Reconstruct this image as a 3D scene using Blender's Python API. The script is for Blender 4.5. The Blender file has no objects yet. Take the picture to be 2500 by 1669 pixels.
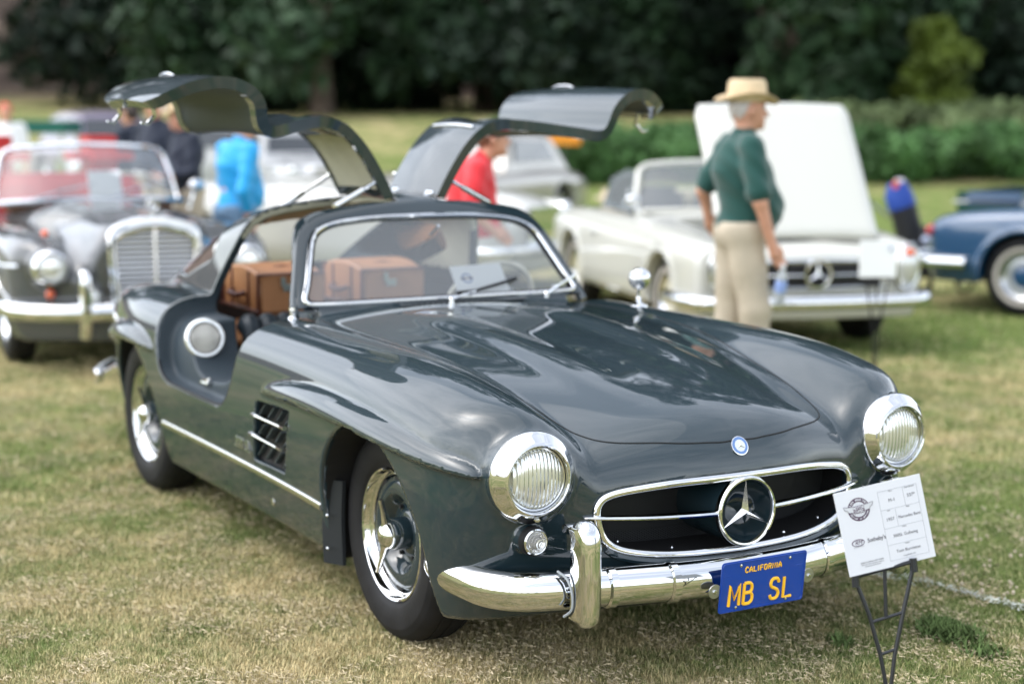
import bpy, bmesh, math, random
import numpy as np
from mathutils import Vector, Matrix, Euler

scene = bpy.context.scene
rng = np.random.default_rng(7)
random.seed(7)
A = np.array

# ------------------------------------------------------------------ camera
FPX, W0, H0 = 4079.46, 2500.0, 1669.0
CAM = A([4.58938, -2.93038, 1.64095])
YAW, PITCH, ROLL = 2.6252471, -0.1376781, 0.003812
VD = A([math.cos(PITCH)*math.cos(YAW), math.cos(PITCH)*math.sin(YAW), math.sin(PITCH)])
VR = np.cross(VD, [0, 0, 1]); VR /= np.linalg.norm(VR)
VU = np.cross(VR, VD)
VR, VU = VR*math.cos(ROLL)+VU*math.sin(ROLL), -VR*math.sin(ROLL)+VU*math.cos(ROLL)
cam_d = bpy.data.cameras.new('camera')
cam = bpy.data.objects.new('camera', cam_d)
scene.collection.objects.link(cam)
mw = Matrix.Identity(4)
for i in range(3):
    mw[i][0] = VR[i]; mw[i][1] = VU[i]; mw[i][2] = -VD[i]; mw[i][3] = CAM[i]
cam.matrix_world = mw
cam_d.sensor_width = 36.0
cam_d.lens = FPX/W0*36.0
cam_d.clip_start = 0.05
cam_d.clip_end = 2000.0
cam_d.dof.use_dof = True
cam_d.dof.focus_distance = 4.62
cam_d.dof.aperture_fstop = 1.5
cam_d.dof.aperture_blades = 0
scene.camera = cam

# ------------------------------------------------------------------ light
world = bpy.data.worlds.new('World'); scene.world = world
world.use_nodes = True
nt = world.node_tree; nt.nodes.clear()
SUN_EL, SUN_ROT = math.radians(58), math.radians(200)
sky = nt.nodes.new('ShaderNodeTexSky'); sky.sky_type = 'NISHITA'; sky.sun_disc = False
sky.sun_elevation = SUN_EL; sky.sun_rotation = SUN_ROT
sky.air_density = 1.0; sky.dust_density = 2.0; sky.ozone_density = 1.0
hs = nt.nodes.new('ShaderNodeHueSaturation'); hs.inputs['Saturation'].default_value = 0.34
hs.inputs['Value'].default_value = 1.66
tc = nt.nodes.new('ShaderNodeTexCoord')
mp = nt.nodes.new('ShaderNodeMapping'); mp.inputs['Scale'].default_value = (1.0, 1.0, 2.6)
nz = nt.nodes.new('ShaderNodeTexNoise'); nz.inputs['Scale'].default_value = 2.2
nz.inputs['Detail'].default_value = 7; nz.inputs['Roughness'].default_value = 0.58; nz.inputs['Distortion'].default_value = 0.4
rp = nt.nodes.new('ShaderNodeValToRGB')
rp.color_ramp.elements[0].position = 0.35; rp.color_ramp.elements[0].color = (0.72, 0.75, 0.78, 1)
rp.color_ramp.elements[1].position = 0.66; rp.color_ramp.elements[1].color = (1.30, 1.28, 1.25, 1)
mx = nt.nodes.new('ShaderNodeMixRGB'); mx.blend_type = 'MULTIPLY'; mx.inputs[0].default_value = 1.0
bg = nt.nodes.new('ShaderNodeBackground'); bg.inputs['Strength'].default_value = 0.15
wo = nt.nodes.new('ShaderNodeOutputWorld')
L = nt.links.new
L(sky.outputs[0], hs.inputs['Color']); L(tc.outputs['Generated'], mp.inputs['Vector']); L(mp.outputs[0], nz.inputs['Vector'])
L(nz.outputs['Fac'], rp.inputs[0]); L(hs.outputs[0], mx.inputs[1]); L(rp.outputs[0], mx.inputs[2])
L(mx.outputs[0], bg.inputs['Color']); L(bg.outputs[0], wo.inputs[0])
sd = bpy.data.lights.new('sun', 'SUN'); sd.energy = 0.5; sd.angle = math.radians(110); sd.color = (1.0, 0.96, 0.90)
sun = bpy.data.objects.new('sun', sd); scene.collection.objects.link(sun)
# sky rotation in Blender: sun direction = (sin(rot), cos(rot)) on the plane
sdir = Vector((math.sin(SUN_ROT)*math.cos(SUN_EL), math.cos(SUN_ROT)*math.cos(SUN_EL), math.sin(SUN_EL)))
sun.rotation_euler = sdir.to_track_quat('Z', 'Y').to_euler()
scene.view_settings.view_transform = 'Standard'
scene.view_settings.look = 'None'
scene.view_settings.exposure = 1.0
scene.view_settings.gamma = 1.0
scene.view_settings.use_curve_mapping = False
scene.render.engine = 'CYCLES'
scene.cycles.max_bounces = 10
scene.cycles.transparent_max_bounces = 24
scene.cycles.caustics_reflective = False
scene.cycles.caustics_refractive = False
try:
    scene.cycles.use_denoising = True
except Exception:
    pass

# ------------------------------------------------------------------ materials
MATS = {}
def mat(name, col=(0.5, 0.5, 0.5), rough=0.5, metal=0.0, coat=0.0, spec=0.5, alpha=1.0, trans=0.0, ior=1.45,
        bump=0.0, bscale=40.0, var=0.0, vscale=6.0, rvar=0.0, sheen=0.0, emit=None, coatrough=0.02, tex='Object', col2=None, detail=5):
    if name in MATS: return MATS[name]
    m = bpy.data.materials.new(name); m.use_nodes = True
    n = m.node_tree; b = n.nodes['Principled BSDF']
    b.inputs['Base Color'].default_value = (*col, 1); b.inputs['Roughness'].default_value = rough
    b.inputs['Metallic'].default_value = metal; b.inputs['Coat Weight'].default_value = coat
    b.inputs['Coat Roughness'].default_value = coatrough; b.inputs['Coat IOR'].default_value = 1.66
    b.inputs['Specular IOR Level'].default_value = spec; b.inputs['IOR'].default_value = ior
    b.inputs['Transmission Weight'].default_value = trans; b.inputs['Sheen Weight'].default_value = sheen
    if emit: b.inputs['Emission Color'].default_value = (*emit, 1); b.inputs['Emission Strength'].default_value = 1
    co = n.nodes.new('ShaderNodeTexCoord')
    if var > 0 or rvar > 0:
        t = n.nodes.new('ShaderNodeTexNoise'); t.inputs['Scale'].default_value = vscale; t.inputs['Detail'].default_value = detail
        n.links.new(co.outputs[tex], t.inputs['Vector'])
        if var > 0:
            r = n.nodes.new('ShaderNodeValToRGB')
            c1 = [max(0, c*(1-var)) for c in col]; c2 = [min(1, c*(1+var)) for c in (col2 or col)]
            r.color_ramp.elements[0].position = 0.35; r.color_ramp.elements[0].color = (*c1, 1)
            r.color_ramp.elements[1].position = 0.65; r.color_ramp.elements[1].color = (*c2, 1)
            n.links.new(t.outputs['Fac'], r.inputs[0]); n.links.new(r.outputs[0], b.inputs['Base Color'])
        if rvar > 0:
            q = n.nodes.new('ShaderNodeMapRange'); q.inputs['To Min'].default_value = max(0, rough-rvar); q.inputs['To Max'].default_value = rough+rvar
            n.links.new(t.outputs['Fac'], q.inputs['Value']); n.links.new(q.outputs[0], b.inputs['Roughness'])
    if bump > 0:
        t2 = n.nodes.new('ShaderNodeTexNoise'); t2.inputs['Scale'].default_value = bscale; t2.inputs['Detail'].default_value = 6
        n.links.new(co.outputs[tex], t2.inputs['Vector'])
        bp = n.nodes.new('ShaderNodeBump'); bp.inputs['Strength'].default_value = 1.0; bp.inputs['Distance'].default_value = bump
        n.links.new(t2.outputs['Fac'], bp.inputs['Height']); n.links.new(bp.outputs[0], b.inputs['Normal'])
    MATS[name] = m
    return m

def thin_glass(name, tint=(0.92, 0.96, 0.95), refl=1.0, haze=0.0):
    # clear pane: transparent with a Fresnel reflection (thin sheet, no refraction) and a pale diffuse haze painted in for sky glare
    if name in MATS: return MATS[name]
    m = bpy.data.materials.new(name); m.use_nodes = True
    n = m.node_tree; n.nodes.clear()
    out = n.nodes.new('ShaderNodeOutputMaterial'); tr = n.nodes.new('ShaderNodeBsdfTransparent'); gl = n.nodes.new('ShaderNodeBsdfGlossy')
    fr = n.nodes.new('ShaderNodeFresnel'); fr.inputs['IOR'].default_value = 1.52
    tr.inputs[0].default_value = (*tint, 1); gl.inputs['Roughness'].default_value = 0.0
    mu = n.nodes.new('ShaderNodeMath'); mu.operation = 'MULTIPLY'; mu.inputs[1].default_value = 1.7*refl; mu.use_clamp = True
    mix = n.nodes.new('ShaderNodeMixShader'); n.links.new(fr.outputs[0], mu.inputs[0]); n.links.new(mu.outputs[0], mix.inputs[0])
    n.links.new(tr.outputs[0], mix.inputs[1]); n.links.new(gl.outputs[0], mix.inputs[2])
    df = n.nodes.new('ShaderNodeBsdfDiffuse'); df.inputs[0].default_value = (0.6, 0.65, 0.68, 1)
    mix2 = n.nodes.new('ShaderNodeMixShader'); mix2.inputs[0].default_value = haze
    n.links.new(mix.outputs[0], mix2.inputs[1]); n.links.new(df.outputs[0], mix2.inputs[2])
    n.links.new(mix2.outputs[0], out.inputs[0])
    MATS[name] = m
    return m

# ------------------------------------------------------------------ object helpers
def link(o, parent=None):
    scene.collection.objects.link(o)
    if parent is not None: o.parent = parent
    return o

def tag(o, label=None, cat=None, group=None, kind=None):
    if label: o['label'] = label
    if cat: o['category'] = cat
    if group: o['group'] = group
    if kind: o['kind'] = kind
    return o

def empty(name, loc=(0, 0, 0), rz=0.0, label=None, cat=None, group=None):
    o = bpy.data.objects.new(name, None); o.empty_display_size = 0.2
    o.location = loc; o.rotation_euler = (0, 0, rz)
    link(o); return tag(o, label, cat, group)

def mk(name, verts, faces, m=None, parent=None, smooth=True, normals=None, angle=None):
    me = bpy.data.meshes.new(name)
    verts = np.asarray(verts, dtype=np.float32).reshape(-1, 3)
    if isinstance(faces, np.ndarray):
        k = faces.shape[1]; nf = len(faces)
        me.vertices.add(len(verts)); me.vertices.foreach_set('co', verts.ravel())
        me.loops.add(nf*k); me.loops.foreach_set('vertex_index', faces.astype(np.int32).ravel())
        me.polygons.add(nf); me.polygons.foreach_set('loop_start', np.arange(0, nf*k, k, dtype=np.int32))
        me.polygons.foreach_set('loop_total', np.full(nf, k, dtype=np.int32))
        me.update(calc_edges=True); me.validate()
    else:
        me.from_pydata([tuple(v) for v in verts], [], faces); me.update()
    me.polygons.foreach_set('use_smooth', np.full(len(me.polygons), bool(smooth)))
    if angle is not None and smooth:
        bm = bmesh.new(); bm.from_mesh(me)
        for e in bm.edges:
            if len(e.link_faces) == 2 and e.calc_face_angle(0) > angle: e.smooth = False
        bm.to_mesh(me); bm.free()
    if normals is not None and len(normals) == len(me.vertices):
        me.normals_split_custom_set_from_vertices([tuple(v) for v in normals])
    if m: me.materials.append(m)
    o = bpy.data.objects.new(name, me)
    return link(o, parent)

class MB:
    """collects simple shapes into one mesh"""
    def __init__(s): s.v = []; s.f = []
    def add(s, V, F):
        o = len(s.v); s.v += [tuple(map(float, p)) for p in V]; s.f += [[i+o for i in f] for f in F]; return s
    def box(s, c, d, R=None, bev=0.0):
        x, y, z = [k/2 for k in d]; b = min(bev, x*.9, y*.9, z*.9)
        if b <= 0:
            V = [(i*x, j*y, k*z) for k in (-1, 1) for j in (-1, 1) for i in (-1, 1)]
            F = [[0, 2, 3, 1], [4, 5, 7, 6], [0, 1, 5, 4], [2, 6, 7, 3], [0, 4, 6, 2], [1, 3, 7, 5]]
        else:
            bm = bmesh.new(); bmesh.ops.create_cube(bm, size=1)
            for v in bm.verts: v.co = Vector((v.co.x*2*x, v.co.y*2*y, v.co.z*2*z))
            bmesh.ops.bevel(bm, geom=bm.edges[:], offset=b, segments=2, affect='EDGES')
            bm.verts.ensure_lookup_table(); V = [tuple(v.co) for v in bm.verts]; F = [[v.index for v in f.verts] for f in bm.faces]; bm.free()
        V = [Vector(p) for p in V]
        if R is not None: V = [R @ p for p in V]
        s.add([p+Vector(c) for p in V], F); return s
    def tube(s, P, r, n=8, caps=True, flat=None, closed=False):
        P = [Vector(p) for p in P]; N = len(P)
        r = r if hasattr(r, '__len__') else [r]*N
        T = []
        for i in range(N):
            if closed: t = P[(i+1) % N]-P[i-1]
            else: t = P[min(i+1, N-1)]-P[max(i-1, 0)]
            T.append(t.normalized())
        up = Vector((0, 0, 1)) if abs(T[0].z) < .9 else Vector((1, 0, 0))
        a = T[0].cross(up).normalized(); V = []
        for i in range(N):
            a = (a - T[i]*a.dot(T[i])).normalized(); b = T[i].cross(a)
            fl = flat if flat else 1.0
            for k in range(n):
                w = 2*math.pi*k/n; V.append(P[i]+(a*math.cos(w)+b*math.sin(w)*fl)*r[i])
        F = []
        M = N if closed else N-1
        for i in range(M):
            for k in range(n):
                j = (i+1) % N
                F.append([i*n+k, i*n+(k+1) % n, j*n+(k+1) % n, j*n+k])
        if caps and not closed: F += [list(range(n))[::-1], [(N-1)*n+k for k in range(n)]]
        s.add(V, F); return s
    def lathe(s, prof, n=48, c=(0, 0, 0), axis=(0, -1, 0), a0=0.0):
        """prof = (radius, height along axis)"""
        ax = Vector(axis).normalized(); u = ax.orthogonal().normalized()
        if abs(ax.z) < .99: u = ax.cross(Vector((0, 0, 1))).normalized()
        w = ax.cross(u); V = []; F = []; c = Vector(c)
        for (r, h) in prof:
            for k in range(n):
                t = a0+2*math.pi*k/n; V.append(c+ax*h+(u*math.cos(t)+w*math.sin(t))*r)
        for i in range(len(prof)-1):
            for k in range(n):
                F.append([i*n+k, i*n+(k+1) % n, (i+1)*n+(k+1) % n, (i+1)*n+k])
        s.add(V, F); return s
    def prism(s, P, ex):
        """polygon P (list of 3d points) extruded by vector ex"""
        n = len(P); V = [Vector(p) for p in P]; V += [p+Vector(ex) for p in V]
        F = [list(range(n))[::-1], list(range(n, 2*n))]
        for i in range(n): F.append([i, (i+1) % n, n+(i+1) % n, n+i])
        s.add(V, F); return s
    def ball(s, c, r, n=16, sc=(1, 1, 1)):
        prof = [(math.sin(math.pi*i/(n//2))*1.0+1e-5, -math.cos(math.pi*i/(n//2))) for i in range(n//2+1)]
        o = len(s.v); s.lathe([(a*r, b*r) for a, b in prof], n, (0, 0, 0), (0, 0, 1))
        for i in range(o, len(s.v)):
            p = s.v[i]; s.v[i] = (p[0]*sc[0]+c[0], p[1]*sc[1]+c[1], p[2]*sc[2]+c[2])
        return s
    def build(s, name, m, parent=None, smooth=True, angle=0.6):
        o = mk(name, s.v, s.f, m, parent, smooth, angle=angle)
        bm = bmesh.new(); bm.from_mesh(o.data); bmesh.ops.recalc_face_normals(bm, faces=bm.faces); bm.to_mesh(o.data); bm.free()
        return o

def crv(P, n=12, closed=False):
    P = A(P, dtype=float); Q = []; N = len(P)
    if closed: ext = np.vstack([P[-1:], P, P[:1], P[1:2]]); M = N
    else: ext = np.vstack([[2*P[0]-P[1]], P, [2*P[-1]-P[-2]]]); M = N-1
    t = np.linspace(0, 1, n, endpoint=False)[:, None]
    for i in range(M):
        p0, p1, p2, p3 = ext[i:i+4]
        Q.append(.5*((2*p1)+(-p0+p2)*t+(2*p0-5*p1+4*p2-p3)*t*t+(-p0+3*p1-3*p2+p3)*t**3))
    if not closed: Q.append(P[-1:])
    return np.vstack(Q)

# ------------------------------------------------------------------ smooth tables and implicit surfaces
def nspline(x, y, xq):
    """natural cubic spline through (x, y[...]) evaluated at xq, linear outside"""
    x = A(x, float); y = A(y, float); n = len(x); h = np.diff(x)
    Am = np.zeros((n, n)); B = np.zeros((n,)+y.shape[1:]); Am[0, 0] = Am[-1, -1] = 1
    for i in range(1, n-1):
        Am[i, i-1] = h[i-1]; Am[i, i] = 2*(h[i-1]+h[i]); Am[i, i+1] = h[i]
        B[i] = 3*((y[i+1]-y[i])/h[i]-(y[i]-y[i-1])/h[i-1])
    c = np.linalg.solve(Am, B.reshape(n, -1)).reshape(B.shape)
    i = np.clip(np.searchsorted(x, xq)-1, 0, n-2); t = xq-x[i]
    sh = (slice(None),)+(None,)*(y.ndim-1); hi = h[i][sh]; t = t[sh]
    b = (y[i+1]-y[i])/hi-hi*(2*c[i]+c[i+1])/3
    d = (c[i+1]-c[i])/(3*hi)
    v = y[i]+b*t+c[i]*t**2+d*t**3
    lo = (xq < x[0])[sh]; hi2 = (xq > x[-1])[sh]
    s0 = (y[1]-y[0])/h[0]-h[0]*(2*c[0]+c[1])/3
    s1 = (y[-1]-y[-2])/h[-1]+h[-1]*(c[-2]+2*c[-1])/3
    v = np.where(lo, y[0]+s0*(xq-x[0])[sh], v); v = np.where(hi2, y[-1]+s1*(xq-x[-1])[sh], v)
    return v

class Tab:
    """2-D table evaluated as a uniform cubic B-spline"""
    def __init__(s, ux, uy, Z, x0, x1, y0, y1, st=0.03, blur=0, blurx=0):
        gx = np.arange(x0-2*st, x1+3*st, st); gy = np.arange(y0-2*st, y1+3*st, st)
        if ux is not None:
            Z = nspline(ux, A(Z, float), gx); Z = nspline(uy, Z.T, gy).T
        else: Z = Z(gx[:, None]+0*gy[None], gy[None]+0*gx[:, None])
        for _ in range(blur):
            P = np.pad(Z, 1, mode='reflect', reflect_type='odd'); Z = (P[:-2, 1:-1]+2*P[1:-1, 1:-1]+P[2:, 1:-1])/4
            P = np.pad(Z, 1, mode='reflect', reflect_type='odd'); Z = (P[1:-1, :-2]+2*P[1:-1, 1:-1]+P[1:-1, 2:])/4
        for _ in range(blurx):
            P = np.pad(Z, 1, mode='reflect', reflect_type='odd'); Z = (P[:-2, 1:-1]+2*P[1:-1, 1:-1]+P[2:, 1:-1])/4
        s.Z = Z; s.a = gx[0]; s.b = gy[0]; s.h = st; s.f = Z.ravel(); s.nx, s.ny = Z.shape
    def __call__(s, x, y):
        u = np.clip((x-s.a)/s.h, 1, s.nx-2.001); v = np.clip((y-s.b)/s.h, 1, s.ny-2.001)
        i = u.astype(np.int64); j = v.astype(np.int64); t = u-i; q = v-j
        def w(t): return ((1-t)**3/6, (3*t**3-6*t**2+4)/6, (-3*t**3+3*t**2+3*t+1)/6, t**3/6)
        wu = w(t); wv = w(q); base = (i-1)*s.ny+(j-1); r = 0
        for a in range(4):
            row = 0
            for b in range(4): row = row+wv[b]*s.f[base+a*s.ny+b]
            r = r+wu[a]*row
        return r

class Cur:
    """1-D curve as a uniform cubic B-spline"""
    def __init__(s, X, Y, st=.05, blur=2):
        g = np.arange(X[0]-4*st, X[-1]+5*st, st); v = nspline(X, Y, g)
        for _ in range(blur):
            p = np.pad(v, 1, mode='reflect', reflect_type='odd'); v = (p[:-2]+2*p[1:-1]+p[2:])/4
        s.v = v; s.a = g[0]; s.h = st
    def __call__(s, x):
        u = np.clip((x-s.a)/s.h, 1, len(s.v)-2.001); i = u.astype(np.int64); t = u-i
        return ((1-t)**3*s.v[i-1]+(3*t**3-6*t**2+4)*s.v[i]+(-3*t**3+3*t**2+3*t+1)*s.v[i+1]+t**3*s.v[i+2])/6

def poly_sdf(P):
    P = A(P, float)
    def f(x, y):
        d = np.full(x.shape, 1e9); ins = np.zeros(x.shape, bool)
        for i in range(len(P)):
            a, b = P[i], P[(i+1) % len(P)]; e = b-a
            wx, wy = x-a[0], y-a[1]; t = np.clip((wx*e[0]+wy*e[1])/(e@e+1e-12), 0, 1)
            d = np.minimum(d, (wx-e[0]*t)**2+(wy-e[1]*t)**2)
            c = ((a[1] > y) != (b[1] > y)) & (x < e[0]*(y-a[1])/(e[1]+1e-12)+a[0])
            ins ^= c
        d = np.sqrt(d); return np.where(ins, -d, d)
    return f

def ptab(P, x0, x1, y0, y1, st=0.01): return Tab(None, None, poly_sdf(P), x0, x1, y0, y1, st)

def smax(a, b, k):
    if k <= 0: return np.maximum(a, b)
    h = np.maximum(k-np.abs(a-b), 0)/k; return np.maximum(a, b)+h*h*h*k/6
def smin(a, b, k): return -smax(-a, -b, k)

def sdf_mesh(f, lo, hi, h, mirror=True, newton=2, band=1.5, block=4, key=None):
    """surface nets on a narrow band; f(x,y,z). mirror: build the y<0 half and reflect it"""
    lo = A(lo, float); hi = A(hi, float)
    n = (np.ceil((hi-lo)/h/block).astype(int))*block+1
    ox = lo.copy()
    if mirror: ox[1] = h/2-(n[1]-1)*h
    X = [ox[k]+h*np.arange(n[k]) for k in range(3)]
    nc = (n-1)//block
    cx = [ox[k]+h*block*(np.arange(nc[k]+1)) for k in range(3)]
    G = np.meshgrid(*cx, indexing='ij'); c = f(G[0].ravel(), G[1].ravel(), G[2].ravel()).reshape(G[0].shape)
    mn = c.copy(); mxv = c.copy()
    corners = [c[a:c.shape[0]-1+a, b:c.shape[1]-1+b, d:c.shape[2]-1+d] for a in (0, 1) for b in (0, 1) for d in (0, 1)]
    ab = np.min(np.abs(corners), axis=0)
    act = (ab < band*h*block) | (np.min(corners, axis=0)*np.max(corners, axis=0) < 0)
    F = np.repeat(np.repeat(np.repeat(c, block, 0), block, 1), block, 2)[:n[0], :n[1], :n[2]].astype(np.float32)
    fine = np.zeros(tuple(n), bool)
    ai = np.argwhere(act); off = np.stack(np.meshgrid(*[np.arange(block+1)]*3, indexing='ij'), -1).reshape(-1, 3)
    for s0 in range(0, len(ai), 20000):
        idx = (ai[s0:s0+20000, None]*block+off[None]).reshape(-1, 3); fine[idx[:, 0], idx[:, 1], idx[:, 2]] = True
    ii = np.argwhere(fine)
    for s0 in range(0, len(ii), 400000):
        q = ii[s0:s0+400000]; F[q[:, 0], q[:, 1], q[:, 2]] = f(X[0][q[:, 0]], X[1][q[:, 1]], X[2][q[:, 2]])
    S = F < 0
    nx, ny, nz = n
    cs = np.zeros((nx-1, ny-1, nz-1), np.int8)
    for a in (0, 1):
        for b in (0, 1):
            for d in (0, 1): cs += S[a:nx-1+a, b:ny-1+b, d:nz-1+d]
    cell = (cs > 0) & (cs < 8); ci = np.argwhere(cell); vid = np.full(cell.shape, -1, np.int32); vid[cell] = np.arange(len(ci))
    acc = np.zeros((len(ci), 3)); cnt = np.zeros(len(ci))
    E = []
    for ax in range(3):
        for p in (0, 1):
            for q in (0, 1):
                a = [0, 0, 0]; o = [k for k in range(3) if k != ax]; a[o[0]] = p; a[o[1]] = q; b = list(a); b[ax] = 1; E.append((a, b, ax))
    for a, b, ax in E:
        f0 = F[ci[:, 0]+a[0], ci[:, 1]+a[1], ci[:, 2]+a[2]]; f1 = F[ci[:, 0]+b[0], ci[:, 1]+b[1], ci[:, 2]+b[2]]
        m = (f0 < 0) != (f1 < 0); t = np.where(m, f0/np.where(m, f0-f1, 1), 0)
        p = np.tile(A(a, float), (len(ci), 1)); p[:, ax] += t
        acc[m] += p[m]; cnt[m] += 1
    V = ox+(ci+acc/np.maximum(cnt, 1)[:, None])*h
    quads = []
    for ax in range(3):
        o = [k for k in range(3) if k != ax]
        sl0 = [slice(None)]*3; sl1 = [slice(None)]*3
        sl0[ax] = slice(0, n[ax]-1); sl1[ax] = slice(1, n[ax])
        for k in o: sl0[k] = slice(1, n[k]-1); sl1[k] = slice(1, n[k]-1)
        s0 = S[tuple(sl0)]; s1 = S[tuple(sl1)]; e = np.argwhere(s0 != s1)
        if len(e) == 0: continue
        fl = s0[e[:, 0], e[:, 1], e[:, 2]]
        g = e.copy(); g[:, o[0]] += 1; g[:, o[1]] += 1
        def cv(d0, d1):
            r = g.copy(); r[:, o[0]] -= d0; r[:, o[1]] -= d1; return vid[r[:, 0], r[:, 1], r[:, 2]]
        q = np.stack([cv(1, 1), cv(0, 1), cv(0, 0), cv(1, 0)], 1)
        if ax == 1: fl = ~fl
        q[~fl] = q[~fl][:, ::-1]
        quads.append(q)
    Q = np.vstack(quads); Q = Q[(Q >= 0).all(1)]
    K4 = A([(1, -1, -1), (-1, -1, 1), (-1, 1, -1), (1, 1, 1)], float)
    def grad(V, e):
        g = np.zeros_like(V); c = 0
        for k in K4:
            v = f(V[:, 0]+e*k[0], V[:, 1]+e*k[1], V[:, 2]+e*k[2]); g += v[:, None]*k; c = c+v
        return g/(4*e), c/4
    V0 = V.copy()
    for it in range(newton):
        g, v = grad(V, h*.25); gg = (g*g).sum(1)+1e-9
        st = -g*(v/gg)[:, None]; ln = np.linalg.norm(st, axis=1, keepdims=True); st *= np.minimum(1, h*.6/(ln+1e-12)); V = V+st
        dv = V-V0; ln = np.linalg.norm(dv, axis=1, keepdims=True); V = V0+dv*np.minimum(1, h*1.2/(ln+1e-12))
    if mirror:
        mid = ci[:, 1] == n[1]-2; V[mid, 1] = 0
    g, _ = grad(V, h*.3); N = g/(np.linalg.norm(g, axis=1, keepdims=True)+1e-9)
    if mirror:
        N[mid, 1] = 0; N /= (np.linalg.norm(N, axis=1, keepdims=True)+1e-9)
        k = len(V); mp_ = np.arange(k)+k
        nm = np.flatnonzero(mid); mp_[nm] = nm
        keep = np.flatnonzero(~mid); new = np.full(k, -1); new[nm] = nm; new[keep] = k+np.arange(len(keep))
        V = np.vstack([V, V[keep]*[1, -1, 1]]); N = np.vstack([N, N[keep]*[1, -1, 1]])
        Q = np.vstack([Q, new[Q][:, ::-1]])
    return V, Q, N

def sub_mesh(V, Q, N, mask):
    """faces in mask with their own vertices"""
    q = Q[mask]; u, inv = np.unique(q, return_inverse=True)
    return V[u], inv.reshape(q.shape), N[u]

# ================================================================== main car
PAINT = mat('dark_grey_green_paint', (0.011, 0.025, 0.033), 0.55, 0.0, 1.0, 0.15, coatrough=0.0)
CHROME = mat('chrome', (0.72, 0.735, 0.75), 0.03, 1.0, rvar=0.015, vscale=3)
RUBBER = mat('black_rubber', (0.011, 0.011, 0.012), 0.6, 0, spec=.25, bump=0.0006, bscale=60, var=.25, vscale=9)
BLACK = mat('flat_black', (0.008, 0.008, 0.009), 0.7)
GROOVE = mat('gap_shade', (0.006, 0.008, 0.009), 0.8)  # dark colour standing in for the shade inside an open gap

# --- height of the upper surface T(x, s), half width S(x, z), front limit N(s, z)
# centre height, crown fall-off, wing crest height along the car
HC = Cur([-3.75, -3.55, -3.25, -2.9, -2.6, -2.0, -1.5, -1.1, -.95, -.57, -.2, .17, .44, .59, .68, .75, .83, .95], [.56, .68, .80, .89, .93, .932, .922, .917, .915, .906, .888, .858, .820, .790, .765, .735, .690, .60])
AC = Cur([-3.75, -2.6, -1.1, -.57, -.2, .17, .44, .6, .75, .95], [.12, .16, .10, .10, .12, .20, .30, .38, .42, .42])
FC = Cur([-3.75, -3.55, -3.25, -2.9, -2.6, -2.3, -2.0, -1.5, -.95, -.57, -.2, .06, .26, .44, .59, .69, .76, .83, .95], [.50, .635, .755, .842, .870, .880, .880, .880, .888, .891, .893, .889, .876, .850, .818, .792, .768, .735, .66])
def Ttab(x, s):
    hood = HC(x)-AC(x)*s*s
    d = s-.668; wing = FC(x)-np.where(d < 0, 2.7, 1.5)*d*d
    return smax(hood, wing, .055)
SX = [-3.8, -3.6, -3.3, -2.9, -2.4, -2.0, -1.5, -.9, -.4, 0, .2, .4, .6, .75, .9]
SW = [.46, .545, .66, .775, .868, .872, .862, .858, .868, .882, .880, .866, .830, .775, .69]
SZ = [.05, .15, .25, .35, .5, .62, .75, .85, 1.0]
SO = [-.15, -.095, -.055, -.032, -.008, 0, -.004, -.015, -.04]
Stab = Tab(SX, SZ, [[w+o for o in SO] for w in SW], -3.9, 1.05, -.05, 1.4, st=.04, blur=1)
NS = [0, .2, .4, .55, .66, .75, .82, .95]
NZ = [.15, .25, .35, .45, .55, .62, .70, .80, .95]
NX = [
 [.62, .61, .58, .55, .52, .48, .43, .30],
 [.72, .71, .67, .625, .59, .545, .49, .37],
 [.785, .772, .725, .675, .64, .595, .54, .41],
 [.800, .787, .735, .695, .665, .625, .565, .43],
 [.800, .784, .732, .700, .680, .640, .580, .44],
 [.792, .776, .725, .697, .680, .640, .580, .44],
 [.772, .757, .712, .690, .675, .635, .575, .43],
 [.74, .725, .69, .672, .655, .615, .555, .41],
 [.68, .66, .63, .61, .59, .55, .49, .35]]
Ntab = Tab(NZ, NS, NX, -.1, 1.4, -.1, 1.1, st=.035, blur=1)
RX = [-3.75, -3.4, -3.1, -2.8, -2.5, -2.2, -1.95, -1.7, -1.5, -1.35, -1.2, -1.0]
RZ = [.3, .62, .80, .945, 1.075, 1.19, 1.262, 1.302, 1.312, 1.300, 1.275, 1.24]
Rtab = Cur(RX, RZ)
GX = [-3.7, -3.2, -2.8, -2.4, -2.0, -1.6, -1.3, -1.05, -.8]
GZ = [.80, .9, 1.0, 1.1, 1.2, 1.3, 1.4]
GH = [.03, 0, -.032, -.066, -.104, -.17, -.27]
GW = [.40, .47, .535, .59, .622, .640, .638, .628, .62]
Gtab = Tab(GX, GZ, [[w+h for h in GH] for w in GW], -3.9, 0, .7, 1.5, st=.04, blur=1)

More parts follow.
